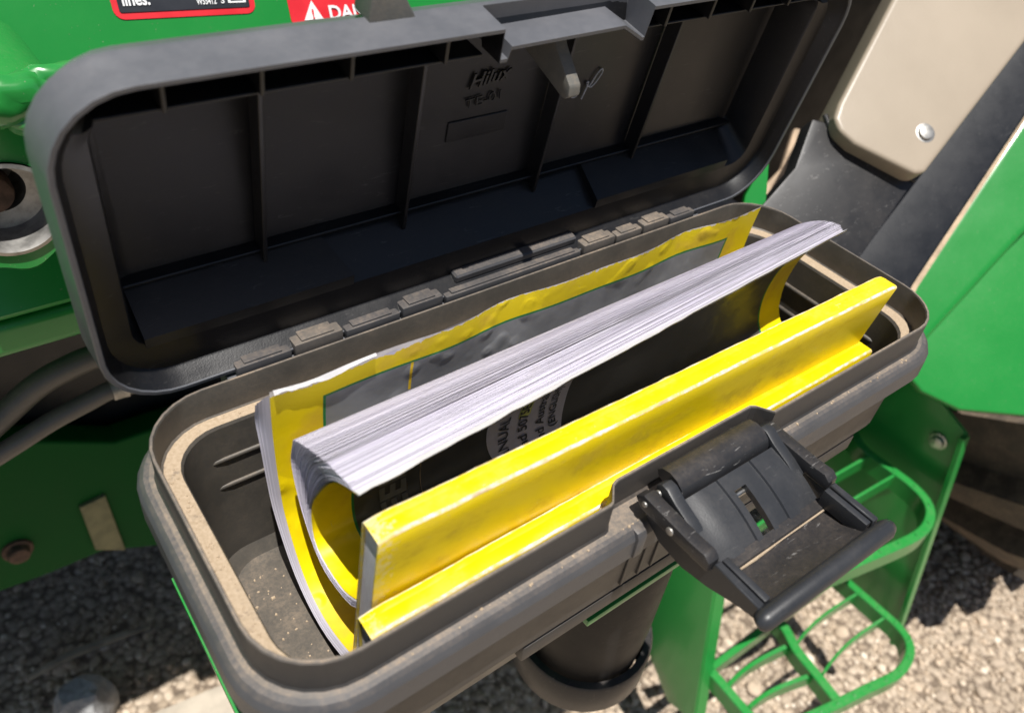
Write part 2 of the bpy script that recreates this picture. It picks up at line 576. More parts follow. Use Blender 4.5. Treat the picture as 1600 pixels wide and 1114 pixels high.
def bar_bm(path, w, h, closed=False, bm=None):
    """rectangular strip: width w across (horizontal), height h (vertical), corners softened"""
    bm = bm or bmesh.new()
    P = [Vector(p) for p in path]
    n = len(P)
    rings = []
    c = min(w, h) * 0.10
    prof = [(-w / 2 + c, -h / 2), (w / 2 - c, -h / 2), (w / 2, -h / 2 + c), (w / 2, h / 2 - c),
            (w / 2 - c, h / 2), (-w / 2 + c, h / 2), (-w / 2, h / 2 - c), (-w / 2, -h / 2 + c)]
    for i, p in enumerate(P):
        if closed:
            t = (P[(i + 1) % n] - P[i - 1]).normalized()
        else:
            t = (P[min(i + 1, n - 1)] - P[max(i - 1, 0)]).normalized()
        side = t.cross(Vector((0, 0, 1))).normalized()
        nn = side.cross(t).normalized()
        rings.append([bm.verts.new(p + side * a + nn * b) for a, b in prof])
    m = n if closed else n - 1
    for i in range(m):
        A, B = rings[i], rings[(i + 1) % n]
        for k in range(8):
            bm.faces.new((A[k], A[(k + 1) % 8], B[(k + 1) % 8], B[k]))
    if not closed:
        bm.faces.new(rings[0][::-1])
        bm.faces.new(rings[-1])
    return bm

def cyl_bm(c, axis, r, h, seg=20, bevel=0.0, bm=None):
    bm = bm or bmesh.new()
    ax = Vector(axis).normalized()
    u = ax.orthogonal().normalized()
    v = ax.cross(u)
    prof = [(r, 0), (r, h)] if bevel <= 0 else [(r, 0), (r, h - bevel), (r - bevel * 0.3, h - bevel * 0.3), (r - bevel, h)]
    rings = [[bm.verts.new(Vector(c) + ax * hh + (u * math.cos(a) + v * math.sin(a)) * rr)
              for a in [2 * math.pi * k / seg for k in range(seg)]] for rr, hh in prof]
    for A, B in zip(rings, rings[1:]):
        for k in range(seg):
            bm.faces.new((A[k], A[(k + 1) % seg], B[(k + 1) % seg], B[k]))
    bm.faces.new(rings[0][::-1])
    bm.faces.new(rings[-1])
    return bm

def text_mesh(txt, size, shear=0.0, extrude=0.0, offset=0.0, spacing=1.0):
    cu = bpy.data.curves.new('lettering', 'FONT')
    cu.body = txt
    cu.size = size
    cu.shear = shear
    cu.extrude = extrude
    cu.offset = offset
    cu.space_character = spacing
    cu.resolution_u = 3
    o = bpy.data.objects.new('lettering', cu)
    COL.objects.link(o)
    dg = bpy.context.evaluated_depsgraph_get()
    me = bpy.data.meshes.new_from_object(o.evaluated_get(dg))
    v = [tuple(x.co) for x in me.vertices]
    f = [tuple(p.vertices) for p in me.polygons]
    bpy.data.objects.remove(o)
    bpy.data.curves.remove(cu)
    bpy.data.meshes.remove(me)
    return v, f

def lettering(txt, size, mat, parent, xf, shear=0.0, extrude=0.0, offset=0.0, spacing=1.0, width=None):
    v, f = text_mesh(txt, size, shear, extrude, offset, spacing)
    if width:
        w = max(p[0] for p in v) - min(p[0] for p in v)
        k = width / w
        v = [(p[0] * k, p[1], p[2]) for p in v]
    return mesh_obj('lettering', [xf(*p) for p in v], f, mat, parent)

def rloop(x0, x1, y0, y1, r, xs, ftop=None, fbot=None, nc=7):
    """rounded rectangle, counter-clockwise from the bottom edge; xs are shared stations on both long edges"""
    st = [x0 + r] + [x for x in xs if x0 + r + 1e-5 < x < x1 - r - 1e-5] + [x1 - r]
    pts = [(x, y0 + (fbot(x) if fbot else 0)) for x in st]
    def arc(cx, cy, a0):
        return [(cx + r * math.cos(a0 + (math.pi / 2) * k / nc), cy + r * math.sin(a0 + (math.pi / 2) * k / nc)) for k in range(1, nc)]
    pts += arc(x1 - r, y0 + r, -math.pi / 2)
    pts += [(x1, y0 + r), (x1, y1 - r)]
    pts += arc(x1 - r, y1 - r, 0)
    pts += [(x, y1 + (ftop(x) if ftop else 0)) for x in reversed(st)]
    pts += arc(x0 + r, y1 - r, math.pi / 2)
    pts += [(x0, y1 - r), (x0, y0 + r)]
    pts += arc(x0 + r, y0 + r, math.pi)
    return pts

def loft(loops3d, cap0=True, cap1=True):
    n = len(loops3d[0])
    V = [p for L_ in loops3d for p in L_]
    F = []
    rows = []
    for i in range(len(loops3d) - 1):
        for k in range(n):
            a = i * n + k
            b = i * n + (k + 1) % n
            F.append((a, b, b + n, a + n))
            rows.append(i)
    if cap0:
        F.append(tuple(range(n))[::-1]); rows.append(-1)
    if cap1:
        F.append(tuple((len(loops3d) - 1) * n + k for k in range(n))); rows.append(-2)
    return V, F, rows

# ---------------------------------------------------------------- ground and gravel
GZ = -0.80
def make_ground():
    n = 60
    xs = np.concatenate([np.linspace(-30, -1.2, 8), np.linspace(-1.0, 2.2, n), np.linspace(2.5, 40, 8)])
    ys = np.concatenate([np.linspace(-30, -1.0, 8), np.linspace(-0.8, 1.6, n), np.linspace(2.0, 40, 8)])
    V, F = [], []
    for y in ys:
        for x in xs:
            h = 0.010 * mnoise.noise((x * 3.1, y * 3.1, 0.3)) + 0.006 * mnoise.noise((x * 9, y * 9, 4.3))
            if abs(x) > 3 or abs(y) > 3:
                h = 0
            V.append((x, y, GZ + h))
    w = len(xs)
    for j in range(len(ys) - 1):
        for i in range(w - 1):
            a = j * w + i
            F.append((a, a + 1, a + w + 1, a + w))
    g = mesh_obj('ground', V, F, M['ground'], smooth=True)
    g['kind'] = 'structure'
make_ground()

def make_gravel():
    bm = bmesh.new()
    bmesh.ops.create_icosphere(bm, subdivisions=2, radius=1.0)
    bv = np.array([v.co[:] for v in bm.verts])
    bf = np.array([[v.index for v in f.verts] for f in bm.faces])
    bm.free()
    shapes = []
    for k in range(10):
        s = bv.copy()
        for _ in range(9):                       # chip flat facets off the ball
            d = RNG.normal(size=3); d /= np.linalg.norm(d)
            lim = RNG.uniform(0.55, 0.9)
            t = s @ d
            s -= np.outer(np.maximum(t - lim, 0), d)
        shapes.append(s)
    N = 21000
    allv = np.zeros((N * len(bv), 3), np.float32)
    tone = np.zeros(N * len(bv), np.float32)
    allf = np.zeros((N * len(bf), 3), np.int32)
    nb = len(bv)
    for i in range(N):
        if i < 15000:
            x, y = RNG.uniform(0.0, 1.5), RNG.uniform(-0.5, 0.35)
        else:
            x, y = RNG.uniform(-0.75, 0.6), RNG.uniform(0.25, 1.0)
        u = RNG.random()
        r = RNG.uniform(0.0016, 0.0034) if u < 0.70 else (RNG.uniform(0.0034, 0.0062) if u < 0.965 else RNG.uniform(0.0062, 0.0120))
        sc = r * np.array([RNG.uniform(0.8, 1.35), RNG.uniform(0.8, 1.2), RNG.uniform(0.5, 0.85)])
        a = RNG.uniform(0, 6.28)
        tlt = RNG.normal(0, 0.35)
        ca, sa, ct, st = math.cos(a), math.sin(a), math.cos(tlt), math.sin(tlt)
        p = shapes[i % 10] * sc
        p = p @ np.array([[1, 0, 0], [0, ct, st], [0, -st, ct]])
        p = p @ np.array([[ca, sa, 0], [-sa, ca, 0], [0, 0, 1]])
        h = 0.010 * mnoise.noise((x * 3.1, y * 3.1, 0.3)) + 0.006 * mnoise.noise((x * 9, y * 9, 4.3))
        p += (x, y, GZ + h + sc[2] * 0.45)
        allv[i * nb:(i + 1) * nb] = p
        tone[i * nb:(i + 1) * nb] = min(1, max(0, RNG.normal(0.55, 0.24)))
        allf[i * len(bf):(i + 1) * len(bf)] = bf + i * nb
    me = bpy.data.meshes.new('gravel')
    me.vertices.add(len(allv)); me.vertices.foreach_set('co', allv.ravel())
    me.loops.add(allf.size); me.loops.foreach_set('vertex_index', allf.ravel())
    me.polygons.add(len(allf))
    me.polygons.foreach_set('loop_start', np.arange(0, allf.size, 3, dtype=np.int32))
    me.polygons.foreach_set('loop_total', np.full(len(allf), 3, dtype=np.int32))
    me.update(); me.validate()
    at = me.attributes.new('tone', 'FLOAT', 'POINT')
    at.data.foreach_set('value', tone)
    me.materials.append(M['stone'])
    o = bpy.data.objects.new('gravel', me)
    link(o)
    o['kind'] = 'stuff'
    tag(o, 'loose pale gravel scattered over the ground under the tractor', 'gravel')
make_gravel()

def rock(name, c, size, label):
    bm = bmesh.new()
    bmesh.ops.create_icosphere(bm, subdivisions=3, radius=1.0)
    for v in bm.verts:
        d = v.co.copy()
        k = 1 + 0.22 * mnoise.noise(d * 1.7 + Vector((5, 1, 2))) + 0.08 * mnoise.noise(d * 5)
        v.co = Vector((d.x * size[0], d.y * size[1], d.z * size[2])) * k
        v.co.z = min(v.co.z, size[2] * 0.82)
        v.co += Vector(c)
    e = bm_obj(name, bm, M['rock'], None, 30)
    return tag(e, label, 'stone')
rock('stone', (-0.30, 0.425, GZ + 0.03), (0.036, 0.03, 0.055), 'rounded grey stone on the shaded ground, cut by the bottom edge of the picture')

bm = tube_bm([(-0.345, 0.508, GZ + 0.02), (-0.30, 0.505, GZ + 0.03), (-0.25, 0.502, GZ + 0.028), (-0.20, 0.498, GZ + 0.02)], [0.004, 0.006, 0.006, 0.003], 7)
tag(bm_obj('stick', bm, M['wood']), 'thin dry stick lying on the shaded ground at lower left', 'stick')

bm = prism_bm([(-0.250, 0.338, -0.70), (-0.09, 0.318, -0.70), (-0.09, 0.235, -0.70), (-0.262, 0.255, -0.70)], (0, 0, -0.095), 0.004)
tag(bm_obj('wooden_block', bm, M['beam']), 'pale wooden block on the ground below the left end of the tool box', 'block')

# ---------------------------------------------------------------- tractor
tractor = empty('tractor', (0.0, 0.5, GZ), 'green tractor with beige and black cab trim, standing on gravel behind the open tool box', 'tractor')

def poly_part(name, pts, mat, back, bevel, parent=tractor, seg=3, auto=40):
    P = [Vector(p) for p in pts]
    n = Vector((0, 0, 0))
    for i in range(len(P)):
        n += P[i].cross(P[(i + 1) % len(P)])
    n.normalize()
    camv = Vector((-0.23, -0.195, 0.249)) - P[0]
    if n.dot(camv) < 0:
        n = -n
    return bm_obj(name, prism_bm(pts, -n * back, bevel, seg), mat, parent, auto)

def bolt(c, axis, r, h, parent, name='bolt', mat=None):
    ax = Vector(axis).normalized()
    bm = cyl_bm(c, ax, r * 1.35, h * 0.3, 20, h * 0.1)
    cyl_bm(Vector(c) + ax * h * 0.3, ax, r, h * 0.7, 16, h * 0.3, bm)
    return bm_obj(name, bm, mat or M['steel_dull'], parent, 30)

# hood side: a solid with the flat green panel towards the camera
hood = bm_obj('hood_panel', prism_bm([(-1.4, 0.2452, -0.065), (-1.4, 0.62, 0.5842), (-1.4, 1.2, 0.62), (-1.4, 1.2, -0.065)], (1.6, 0, 0), 0.012, 3), M['green'], tractor)
bm_obj('hood_rail', box_bm(-1.4, 0.16, 0.250, 0.33, -0.092, -0.068, 0.006, 3), M['green'], tractor)
bm_obj('engine_block', box_bm(-1.4, 1.6, 0.48, 1.15, -0.46, -0.07, 0.02, 2), M['navy'], tractor)
bm_obj('firewall', box_bm(0.21, 2.2, 0.52, 0.6, -0.45, 0.75, 0.01, 2), M['navy'], tractor)

bm_obj('shade_block', box_bm(0.215, 1.4, 0.34, 0.515, 0.02, 0.32, 0.01, 2), M['navy'], tractor)  # added box, mostly out of view, to cast shade on the engine block

# decals on the hood panel, turned a few degrees with the panel
def panel(u, v, c, s, d=0.0):
    a = math.radians(-3.4)
    x = c[0] + u * math.cos(a) - v * math.sin(a)
    t = c[1] + u * math.sin(a) + v * math.cos(a)
    return (x, 0.30 + 0.5 * t - 0.866 * d, 0.03 + 0.866 * t + 0.5 * d)

def rr_poly(w, h, r, nc=5):
    pts = []
    for cx, cy, a0 in ((w - r, r, -math.pi / 2), (w - r, h - r, 0), (r, h - r, math.pi / 2), (r, r, math.pi)):
        for k in range(nc + 1):
            a = a0 + math.pi / 2 * k / nc
            pts.append((cx + r * math.cos(a), cy + r * math.sin(a)))
    return pts

def flat(name, pts2, mat, parent, c, d):
    P = [panel(u, v, c, 0, d) for u, v in pts2]
    return bm_obj(name, prism_bm(P, (0, 0.00035, -0.0002)), mat, parent)

c1 = (-0.1169, 0.0430)
dec = flat('warning_decal', rr_poly(0.0850, 0.065, 0.006), M['red'], tractor, c1, 0.0005)
flat('text_field', rr_poly(0.0780, 0.058, 0.0015), M['decal_black'], dec, (c1[0] + 0.0036, c1[1] + 0.0036), 0.0010)
lettering('lines.', 0.0098, M['white'], dec, lambda x, y, z: panel(x, y, (-0.1108, 0.0502), 0, 0.0016), offset=0.00025, width=0.0156)
lettering('W55412', 0.0052, M['white'], dec, lambda x, y, z: panel(x, y, (-0.0680, 0.0465), 0, 0.0016), offset=0.00012, width=0.0122)
lettering('S', 0.0052, M['white'], dec, lambda x, y, z: panel(x, y, (-0.0532, 0.0458), 0, 0.0016), offset=0.00012)
flat('symbol_frame', [(0, 0), (0.0112, 0), (0.0112, 0.012), (0, 0.012)], M['white'], dec, (-0.0486, 0.0455), 0.0014)
flat('symbol_field', [(0.0016, 0.0014), (0.0096, 0.0014), (0.0096, 0.0106), (0.0016, 0.0106)], M['decal_black'], dec, (-0.0486, 0.0455), 0.0018)

c2 = (-0.0108, 0.0274)
dec2 = flat('danger_decal', rr_poly(0.085, 0.05, 0.004), M['red'], tractor, c2, 0.0005)
flat('warning_triangle', [(0, 0), (0.0138, 0), (0.0074, 0.0122)], M['white'], dec2, (-0.0018, 0.0298), 0.0012)
lettering('!', 0.0085, M['red'], dec2, lambda x, y, z: panel(x, y, (0.0038, 0.0303), 0, 0.0018), offset=0.0002)
lettering('DANGER', 0.0125, M['white'], dec2, lambda x, y, z: panel(x, y, (0.0160, 0.0286), 0, 0.0014), offset=0.0003)

# cast green lug with a bushing and a bolt
def make_lug():
    cx, cz, y0, y1 = -0.2085, 0.0270, 0.205, 0.295
    out, inn = [], []
    N = 56
    for k in range(N):
        a = 2 * math.pi * k / N
        r = 0.0345
        # a broad neck rising to the upper right where it joins the hood
        nk = max(0.0, math.cos(a - math.radians(75))) ** 2.2
        r += 0.030 * nk
        r += 0.0025 * mnoise.noise((math.cos(a) * 2.2, math.sin(a) * 2.2, 1.5)) * (1 + 2 * nk)
        out.append((r * math.cos(a), r * math.sin(a)))
        inn.append((0.0245 * math.cos(a), 0.0245 * math.sin(a)))
    loops = []
    for dr, y in ((0.94, y0), (0.985, y0 + 0.002), (1.0, y0 + 0.006), (1.02, y0 + 0.03), (1.0, y1)):
        L_ = []
        for k, (u, v) in enumerate(out):
            b = 0.0018 * mnoise.noise((u * 60, v * 60, y * 60))
            L_.append((cx + u * dr, y + b * (0.3 if y == y0 else 1), cz + v * dr + b))
        loops.append(L_)
    front = [(cx + u, y0 + 0.001, cz + v) for u, v in inn]
    deep = [(cx + u * 0.98, y1, cz + v * 0.98) for u, v in inn]
    loops = [deep, front] + loops
    V, F, rows = loft(loops, True, True)
    lug = mesh_obj('lifting_lug', V, F, M['green_lug'], tractor, auto=50)
    # weld beads and drips on top of the casting
    bm = bmesh.new()
    for p, r in (((-0.196, 0.208, 0.079), 0.016), ((-0.176, 0.214, 0.080), 0.014), ((-0.208, 0.212, 0.066), 0.012), ((-0.182, 0.206, 0.066), 0.010)):
        t = bmesh.new()
        bmesh.ops.create_icosphere(t, subdivisions=3, radius=r)
        for v in t.verts:
            k = 1 + 0.35 * mnoise.noise(v.co * 130)
            v.co = Vector((v.co.x * 1.5, v.co.y * 0.55, v.co.z * 0.7)) * k + Vector(p)
        me = bpy.data.meshes.new('tmp'); t.to_mesh(me); t.free()
        bm.from_mesh(me); bpy.data.meshes.remove(me)
    bm_obj('weld_bead', bm, M['green_lug'], lug, 60)
    bm = bmesh.new()
    V, F = [], []
    prof = [(0.0245, y0 - 0.001), (0.0225, y0 - 0.0015), (0.0215, y0 + 0.002), (0.0205, y0 + 0.02), (0.012, y0 + 0.022), (0.0115, y0 + 0.05)]
    loops = [[(cx + r * math.cos(a), y, cz + r * math.sin(a)) for a in [2 * math.pi * k / 40 for k in range(40)]] for r, y in prof]
    V, F, rows = loft(loops, False, True)
    mesh_obj('bushing', V, F, M['steel_dull'], lug, auto=35)
    bm = cyl_bm((cx - 0.004, y0 + 0.03, cz), (0, -1, 0), 0.0105, 0.014, 24, 0.003)
    bm_obj('bolt', bm, M['rust'], lug)
make_lug()

# lower frame plate, shade painted into its green; bolt head and sunlit patch
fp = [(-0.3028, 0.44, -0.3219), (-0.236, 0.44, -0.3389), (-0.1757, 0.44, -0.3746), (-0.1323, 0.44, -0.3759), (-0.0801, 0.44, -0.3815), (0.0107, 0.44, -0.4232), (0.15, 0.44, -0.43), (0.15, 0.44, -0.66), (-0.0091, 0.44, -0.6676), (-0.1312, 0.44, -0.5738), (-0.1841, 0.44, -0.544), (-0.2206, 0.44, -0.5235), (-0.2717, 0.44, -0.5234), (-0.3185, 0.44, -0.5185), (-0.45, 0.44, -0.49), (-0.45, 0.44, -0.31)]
frame = poly_part('frame_plate', fp, M['green_shaded'], 0.03, 0.004)
bolt((-0.2886, 0.44, -0.4672), (0, -1, 0), 0.0105, 0.012, frame, 'bolt_head', M['rust'])
poly_part('sunlit_patch', [(-0.225, 0.435, -0.4395), (-0.1997, 0.435, -0.4366), (-0.199, 0.435, -0.5316), (-0.2258, 0.435, -0.5112)], M['tab'], 0.006, 0.0015, frame)  # thin plate coloured as a sunlit spot on the frame

# hoses behind the left end of the lid
for pts, r in (([(-0.2898, 0.31, -0.205), (-0.2698, 0.30, -0.1896), (-0.2508, 0.30, -0.1777), (-0.2252, 0.30, -0.1606), (-0.2033, 0.30, -0.1529), (-0.1779, 0.30, -0.1501), (-0.1346, 0.30, -0.1571), (-0.09, 0.32, -0.17)], 0.0088),
               ([(-0.2948, 0.30, -0.220), (-0.2748, 0.295, -0.2095), (-0.2462, 0.29, -0.1947), (-0.2238, 0.29, -0.1862), (-0.197, 0.29, -0.1793), (-0.1768, 0.29, -0.1754), (-0.1389, 0.29, -0.1809), (-0.09, 0.31, -0.19)], 0.0068)):
    P, _ = spline(pts, 40)
    h = bm_obj('hose', tube_bm(P, r, 14), M['hose'], tractor, 60)
    bm = tube_bm(P[22:25], r * 1.22, 14)
    bm_obj('hose_clamp', bm, M['steel_dull'], h, 40)

# bracket under the tool box
BZ = -0.1135
bm = prism_bm([(-0.203, 0.07, BZ), (0.19, 0.07, BZ), (0.19, -0.030, BZ), (0.05, -0.030, BZ), (0.05, -0.0650, BZ), (-0.040, -0.0650, BZ), (-0.040, -0.030, BZ), (-0.203, -0.045, BZ)], (0, 0, -0.005), 0.0008)
br = bm_obj('box_bracket', bm, M['green_step'], tractor)
bm_obj('bracket_arm', box_bm(-0.03, 0.03, 0.071, 0.30, BZ - 0.045, BZ - 0.0002, 0.004), M['green_step'], br)

# black canister with a strap below the box
def make_canister():
    c = Vector((0.036, -0.010, 0))
    N = 40
    prof = [(0.040, -0.128), (0.043, -0.14), (0.0435, -0.24), (0.042, -0.275), (0.036, -0.287), (0.026, -0.29)]
    loops = [[(c.x + r * math.cos(a), c.y + r * math.sin(a), z) for a in [2 * math.pi * k / N for k in range(N)]] for r, z in prof]
    V, F, _ = loft(loops)
    can = mesh_obj('filter_canister', V, F, M['canister'], tractor, auto=40)
    prof = [(0.0440, -0.264), (0.0490, -0.264), (0.0503, -0.266), (0.0503, -0.294), (0.0490, -0.297), (0.0440, -0.297)]
    loops = [[(c.x + r * math.cos(a), c.y + r * math.sin(a), z) for a in [2 * math.pi * k / N for k in range(N)]] for r, z in prof]
    V, F, _ = loft(loops, False, False)
    mesh_obj('strap', V, F, M['latch_dirty'], can, auto=40)
    bm_obj('strap_lug', box_bm(0.083, 0.096, -0.019, -0.001, -0.294, -0.266, 0.002), M['flange'], can)
    bm_obj('strap_arm', box_bm(0.016, 0.058, 0.038, 0.44, -0.290, -0.268, 0.003), M['flange'], can)
make_canister()

# boarding step: two side plates, two treads of welded bars
def make_step():
    pr = [(0.56, 0.115, -0.255), (0.56, -0.0463, -0.3229), (0.56, -0.110, -0.6268), (0.56, -0.113, -0.645), (0.56, -0.02, -0.645), (0.56, 0.115, -0.50)]
    step = bm_obj('boarding_step', prism_bm(pr, (0.006, 0, 0), 0.0015), M['green_step'], tractor)
    rp = [Vector(p) for p in pr[1:4]]
    bm = bar_bm([rp[0] + Vector((-0.004, 0, 0)), rp[1] + Vector((-0.004, 0, 0)), rp[2] + Vector((-0.004, 0, 0))], 0.012, 0.006)
    bm_obj('plate_flange', bm, M['green_step'], step)
    pl = [(0.280, 0.16, -0.235), (0.280, 0.055, -0.29), (0.280, 0.0111, -0.4606), (0.280, -0.0375, -0.6491), (0.280, 0.0, -0.66), (0.280, 0.075, -0.60), (0.280, 0.16, -0.46)]
    pl = [(x + 0.07 * (z + 0.46), y, z) for x, y, z in pl]      # leans outwards at the foot
    bm_obj('side_plate', prism_bm(pl, (-0.006, 0, 0), 0.0015), M['green_step'], step)
    rp = [Vector(p) for p in pl[1:4]]
    bm = bar_bm([p + Vector((0.004, 0, 0)) for p in rp], 0.014, 0.006)
    bm_obj('plate_flange', bm, M['green_step'], step)
    bolt((0.5595, -0.0266, -0.3492), (-1, -0.05, 0.0), 0.0075, 0.008, step, 'bolt', M['steel'])
    # upper tread
    up = [(0.5590, 0.062, -0.405), (0.5440, 0.055, -0.405), (0.5275, 0.030, -0.405), (0.5265, -0.0041, -0.405), (0.5268, -0.0358, -0.405), (0.5192, -0.0598, -0.405), (0.4998, -0.0743, -0.405), (0.4663, -0.0787, -0.405), (0.3967, -0.0663, -0.405), (0.33, -0.0519, -0.405), (0.2826, -0.0384, -0.405)]
    P, _ = spline(up, 44)
    t1 = bm_obj('tread', bar_bm(P, 0.0105, 0.024), M['green_step'], step, 30)
    def strip(a, b, sag=0.010, w=0.0032, h=0.020, parent=t1):
        a, b = Vector(a), Vector(b)
        pts = [a.lerp(b, t) + Vector((0, sag * math.sin(math.pi * t) * 0.7, -sag * math.sin(math.pi * t))) for t in [k / 12 for k in range(13)]]
        return bm_obj('tread_bar', bar_bm(pts, w, h), M['green_step'], parent, 30)
    back = bm_obj('tread_bar', bar_bm([(0.2826, 0.055, -0.405), (0.40, 0.055, -0.405), (0.5420, 0.054, -0.405)], 0.008, 0.024), M['green_step'], t1, 30)
    strip((0.5230, 0.018, -0.405), (0.284, 0.022, -0.405))
    strip((0.5230, -0.016, -0.405), (0.284, -0.010, -0.405))
    strip((0.400, 0.055, -0.405), (0.392, -0.064, -0.405), 0.0, 0.010, 0.022)
    # nubs rolled into the upper edge
    bm = bmesh.new()
    for p in P[4:40:3]:
        cyl_bm(p + Vector((0, 0, 0.0118)), (0, 0, 1), 0.0024, 0.0014, 8, 0.0005, bm)
    bm_obj('grip_nubs', bm, M['green_step'], t1, 30)['kind'] = 'stuff'
    # lower tread
    z = -0.59
    lo = [(0.5214, -0.0250, z), (0.5222, -0.0848, z), (0.5219, -0.1104, z), (0.5143, -0.1304, z), (0.4949, -0.1419, z), (0.4642, -0.1452, z), (0.42, -0.1359, z), (0.3632, -0.1243, z), (0.3072, -0.1104, z), (0.2834, -0.0977, z), (0.2834, -0.02, z)]
    P, _ = spline(lo, 54)
    t2 = bm_obj('tread', bar_bm(P, 0.0105, 0.024), M['green_step'], step, 30)
    bm_obj('tread_bar', bar_bm([(0.2834, -0.018, z), (0.40, -0.020, z), (0.5590, -0.022, z)], 0.008, 0.024), M['green_step'], t2, 30)
    mid, _ = spline([(0.4006, -0.02, z), (0.4002, -0.035, z), (0.3899, -0.0585, z), (0.3851, -0.0882, z), (0.3788, -0.127, z)], 16)
    bm_obj('tread_bar', bar_bm(mid, 0.012, 0.022), M['green_step'], t2, 30)
    strip((0.5190, -0.0542, z), (0.3960, -0.0542, z), 0.010, parent=t2)
    strip((0.5190, -0.0938, z), (0.3900, -0.0959, z), 0.010, parent=t2)
    strip((0.3850, -0.0500, z), (0.2860, -0.0432, z), 0.010, 0.005, parent=t2)
    strip((0.3770, -0.0884, z), (0.2860, -0.0731, z), 0.010, 0.005, parent=t2)
    bm = bmesh.new()
    for p in P[4:44:3]:
        cyl_bm(p + Vector((0, 0, 0.0118)), (0, 0, 1), 0.0024, 0.0014, 8, 0.0005, bm)
    bm_obj('grip_nubs', bm, M['green_step'], t2, 30)['kind'] = 'stuff'
    # hanger that carries the step from the frame
    bm_obj('step_hanger', box_bm(0.26, 0.58, 0.116, 0.48, -0.32, -0.24, 0.006), M['navy'], step)
make_step()

# fender
ft = [(0.4418, 0.0379, -0.1776), (0.47, 0.0486, -0.1499), (0.6152, 0.0797, -0.0239), (0.7163, 0.1008, 0.0634), (0.775, 0.1119, 0.1132), (0.7923, 0.0748, 0.0991), (0.6526, 0.0099, -0.0471), (0.5681, 0.0111, -0.1065), (0.474, 0.0073, -0.1764), (0.4414, 0.0058, -0.2008), (0.4335, 0.0201, -0.1963)]
fender = poly_part('fender', ft, M['green'], 0.04, 0.016, tractor, 7, 60)
fs = [(0.4865, 0.0559, -0.2244), (0.5298, 0.0752, -0.1796), (0.6679, 0.0747, -0.0814), (0.7362, 0.0724, -0.0342), (0.6725, -0.0188, -0.1449), (0.6046, -0.1161, -0.2629), (0.5625, -0.0788, -0.2663), (0.5154, -0.037, -0.2701), (0.493, -0.0029, -0.2617), (0.4862, 0.0268, -0.2453)]
poly_part('side_skin', fs, M['green'], 0.012, 0.003, fender, 3, 50)
tr = [(0.4388, 0.0386, -0.1792), (0.469, 0.0504, -0.1492), (0.6148, 0.0822, -0.0223), (0.7162, 0.1038, 0.0654), (0.7181, 0.0971, 0.062), (0.617, 0.076, -0.0252), (0.4708, 0.0425, -0.1536), (0.4422, 0.0311, -0.1822)]
off = Vector((-0.5, -0.5, 0.7)).normalized() * 0.0025
poly_part('edge_trim', [Vector(p) + off for p in tr], M['tan'], 0.02, 0.001, fender, 2, 50)

# cab trim: beige panel, scuffed black cover, dark guard
bp = [(0.4316, 0.1523, 0.081), (0.3489, 0.1192, 0.0182), (0.3394, 0.1133, 0.0094), (0.3385, 0.1048, 0.0027), (0.3444, 0.0924, -0.0035), (0.3773, 0.0525, -0.0175), (0.3852, 0.0489, -0.0165), (0.5101, 0.0722, 0.0589), (0.6097, 0.0926, 0.1203), (0.66, 0.13, 0.17), (0.5101, 0.1825, 0.1398)]
beige = poly_part('console_panel', bp, M['beige'], 0.035, 0.008, tractor, 5, 60)
bolt(Vector((0.4, 0.0685, 0.0049)) + Vector((-.35, -.55, .75)) * -0.001, (-0.35, -0.55, 0.75), 0.0060, 0.0034, beige, 'bolt', M['steel_dull'])
sp = [(0.3354, 0.1284, 0.0031), (0.3442, 0.1221, 0.0021), (0.3483, 0.1065, -0.0092), (0.36, 0.0915, -0.0163), (0.3921, 0.0568, -0.0299), (0.3282, 0.043, -0.0737), (0.2872, 0.0342, -0.1017), (0.229, 0.0794, -0.0921), (0.2546, 0.1053, -0.057), (0.2849, 0.109, -0.0388), (0.3076, 0.1121, -0.0248)]
scuff = poly_part('side_cover', sp, M['scuff'], 0.02, 0.002, tractor, 2, 50)
se, _ = spline([(0.3457, 0.1254, 0.0057), (0.3454, 0.116, -0.0025), (0.3504, 0.1037, -0.0105), (0.3622, 0.0898, -0.0165), (0.3934, 0.0569, -0.0292)], 24)
bm_obj('cover_rim', tube_bm(se, 0.0022, 8), M['scuff'], scuff, 60)
gp = [(0.4635, 0.0912, -0.0546), (0.6038, 0.1095, 0.0412), (0.7092, 0.1241, 0.114), (0.6992, 0.0858, 0.0754), (0.5776, 0.065, -0.0119), (0.427, 0.0309, -0.1271), (0.399, 0.0204, -0.1522), (0.3676, 0.0238, -0.1672), (0.3609, 0.0462, -0.1518), (0.3894, 0.0747, -0.1111)]
poly_part('rubber_guard', gp, M['navy'], 0.02, 0.003)
poly_part('tan_bracket', [(0.5449, 0.2649, -0.1055), (0.5633, 0.2515, -0.1078), (0.5264, 0.239, -0.1371), (0.4959, 0.2164, -0.1716), (0.46, 0.19, -0.20), (0.44, 0.205, -0.20), (0.4719, 0.2297, -0.1723), (0.4892, 0.2431, -0.1521), (0.5145, 0.2454, -0.1375)], M['tan'], 0.01, 0.002)
poly_part('green_post', [(0.2872, 0.1252, -0.0144), (0.275, 0.1049, -0.051), (0.262, 0.085, -0.090), (0.240, 0.1, -0.095), (0.2606, 0.1154, -0.0528), (0.2653, 0.1202, -0.0424)], M['green'], 0.008, 0.001)

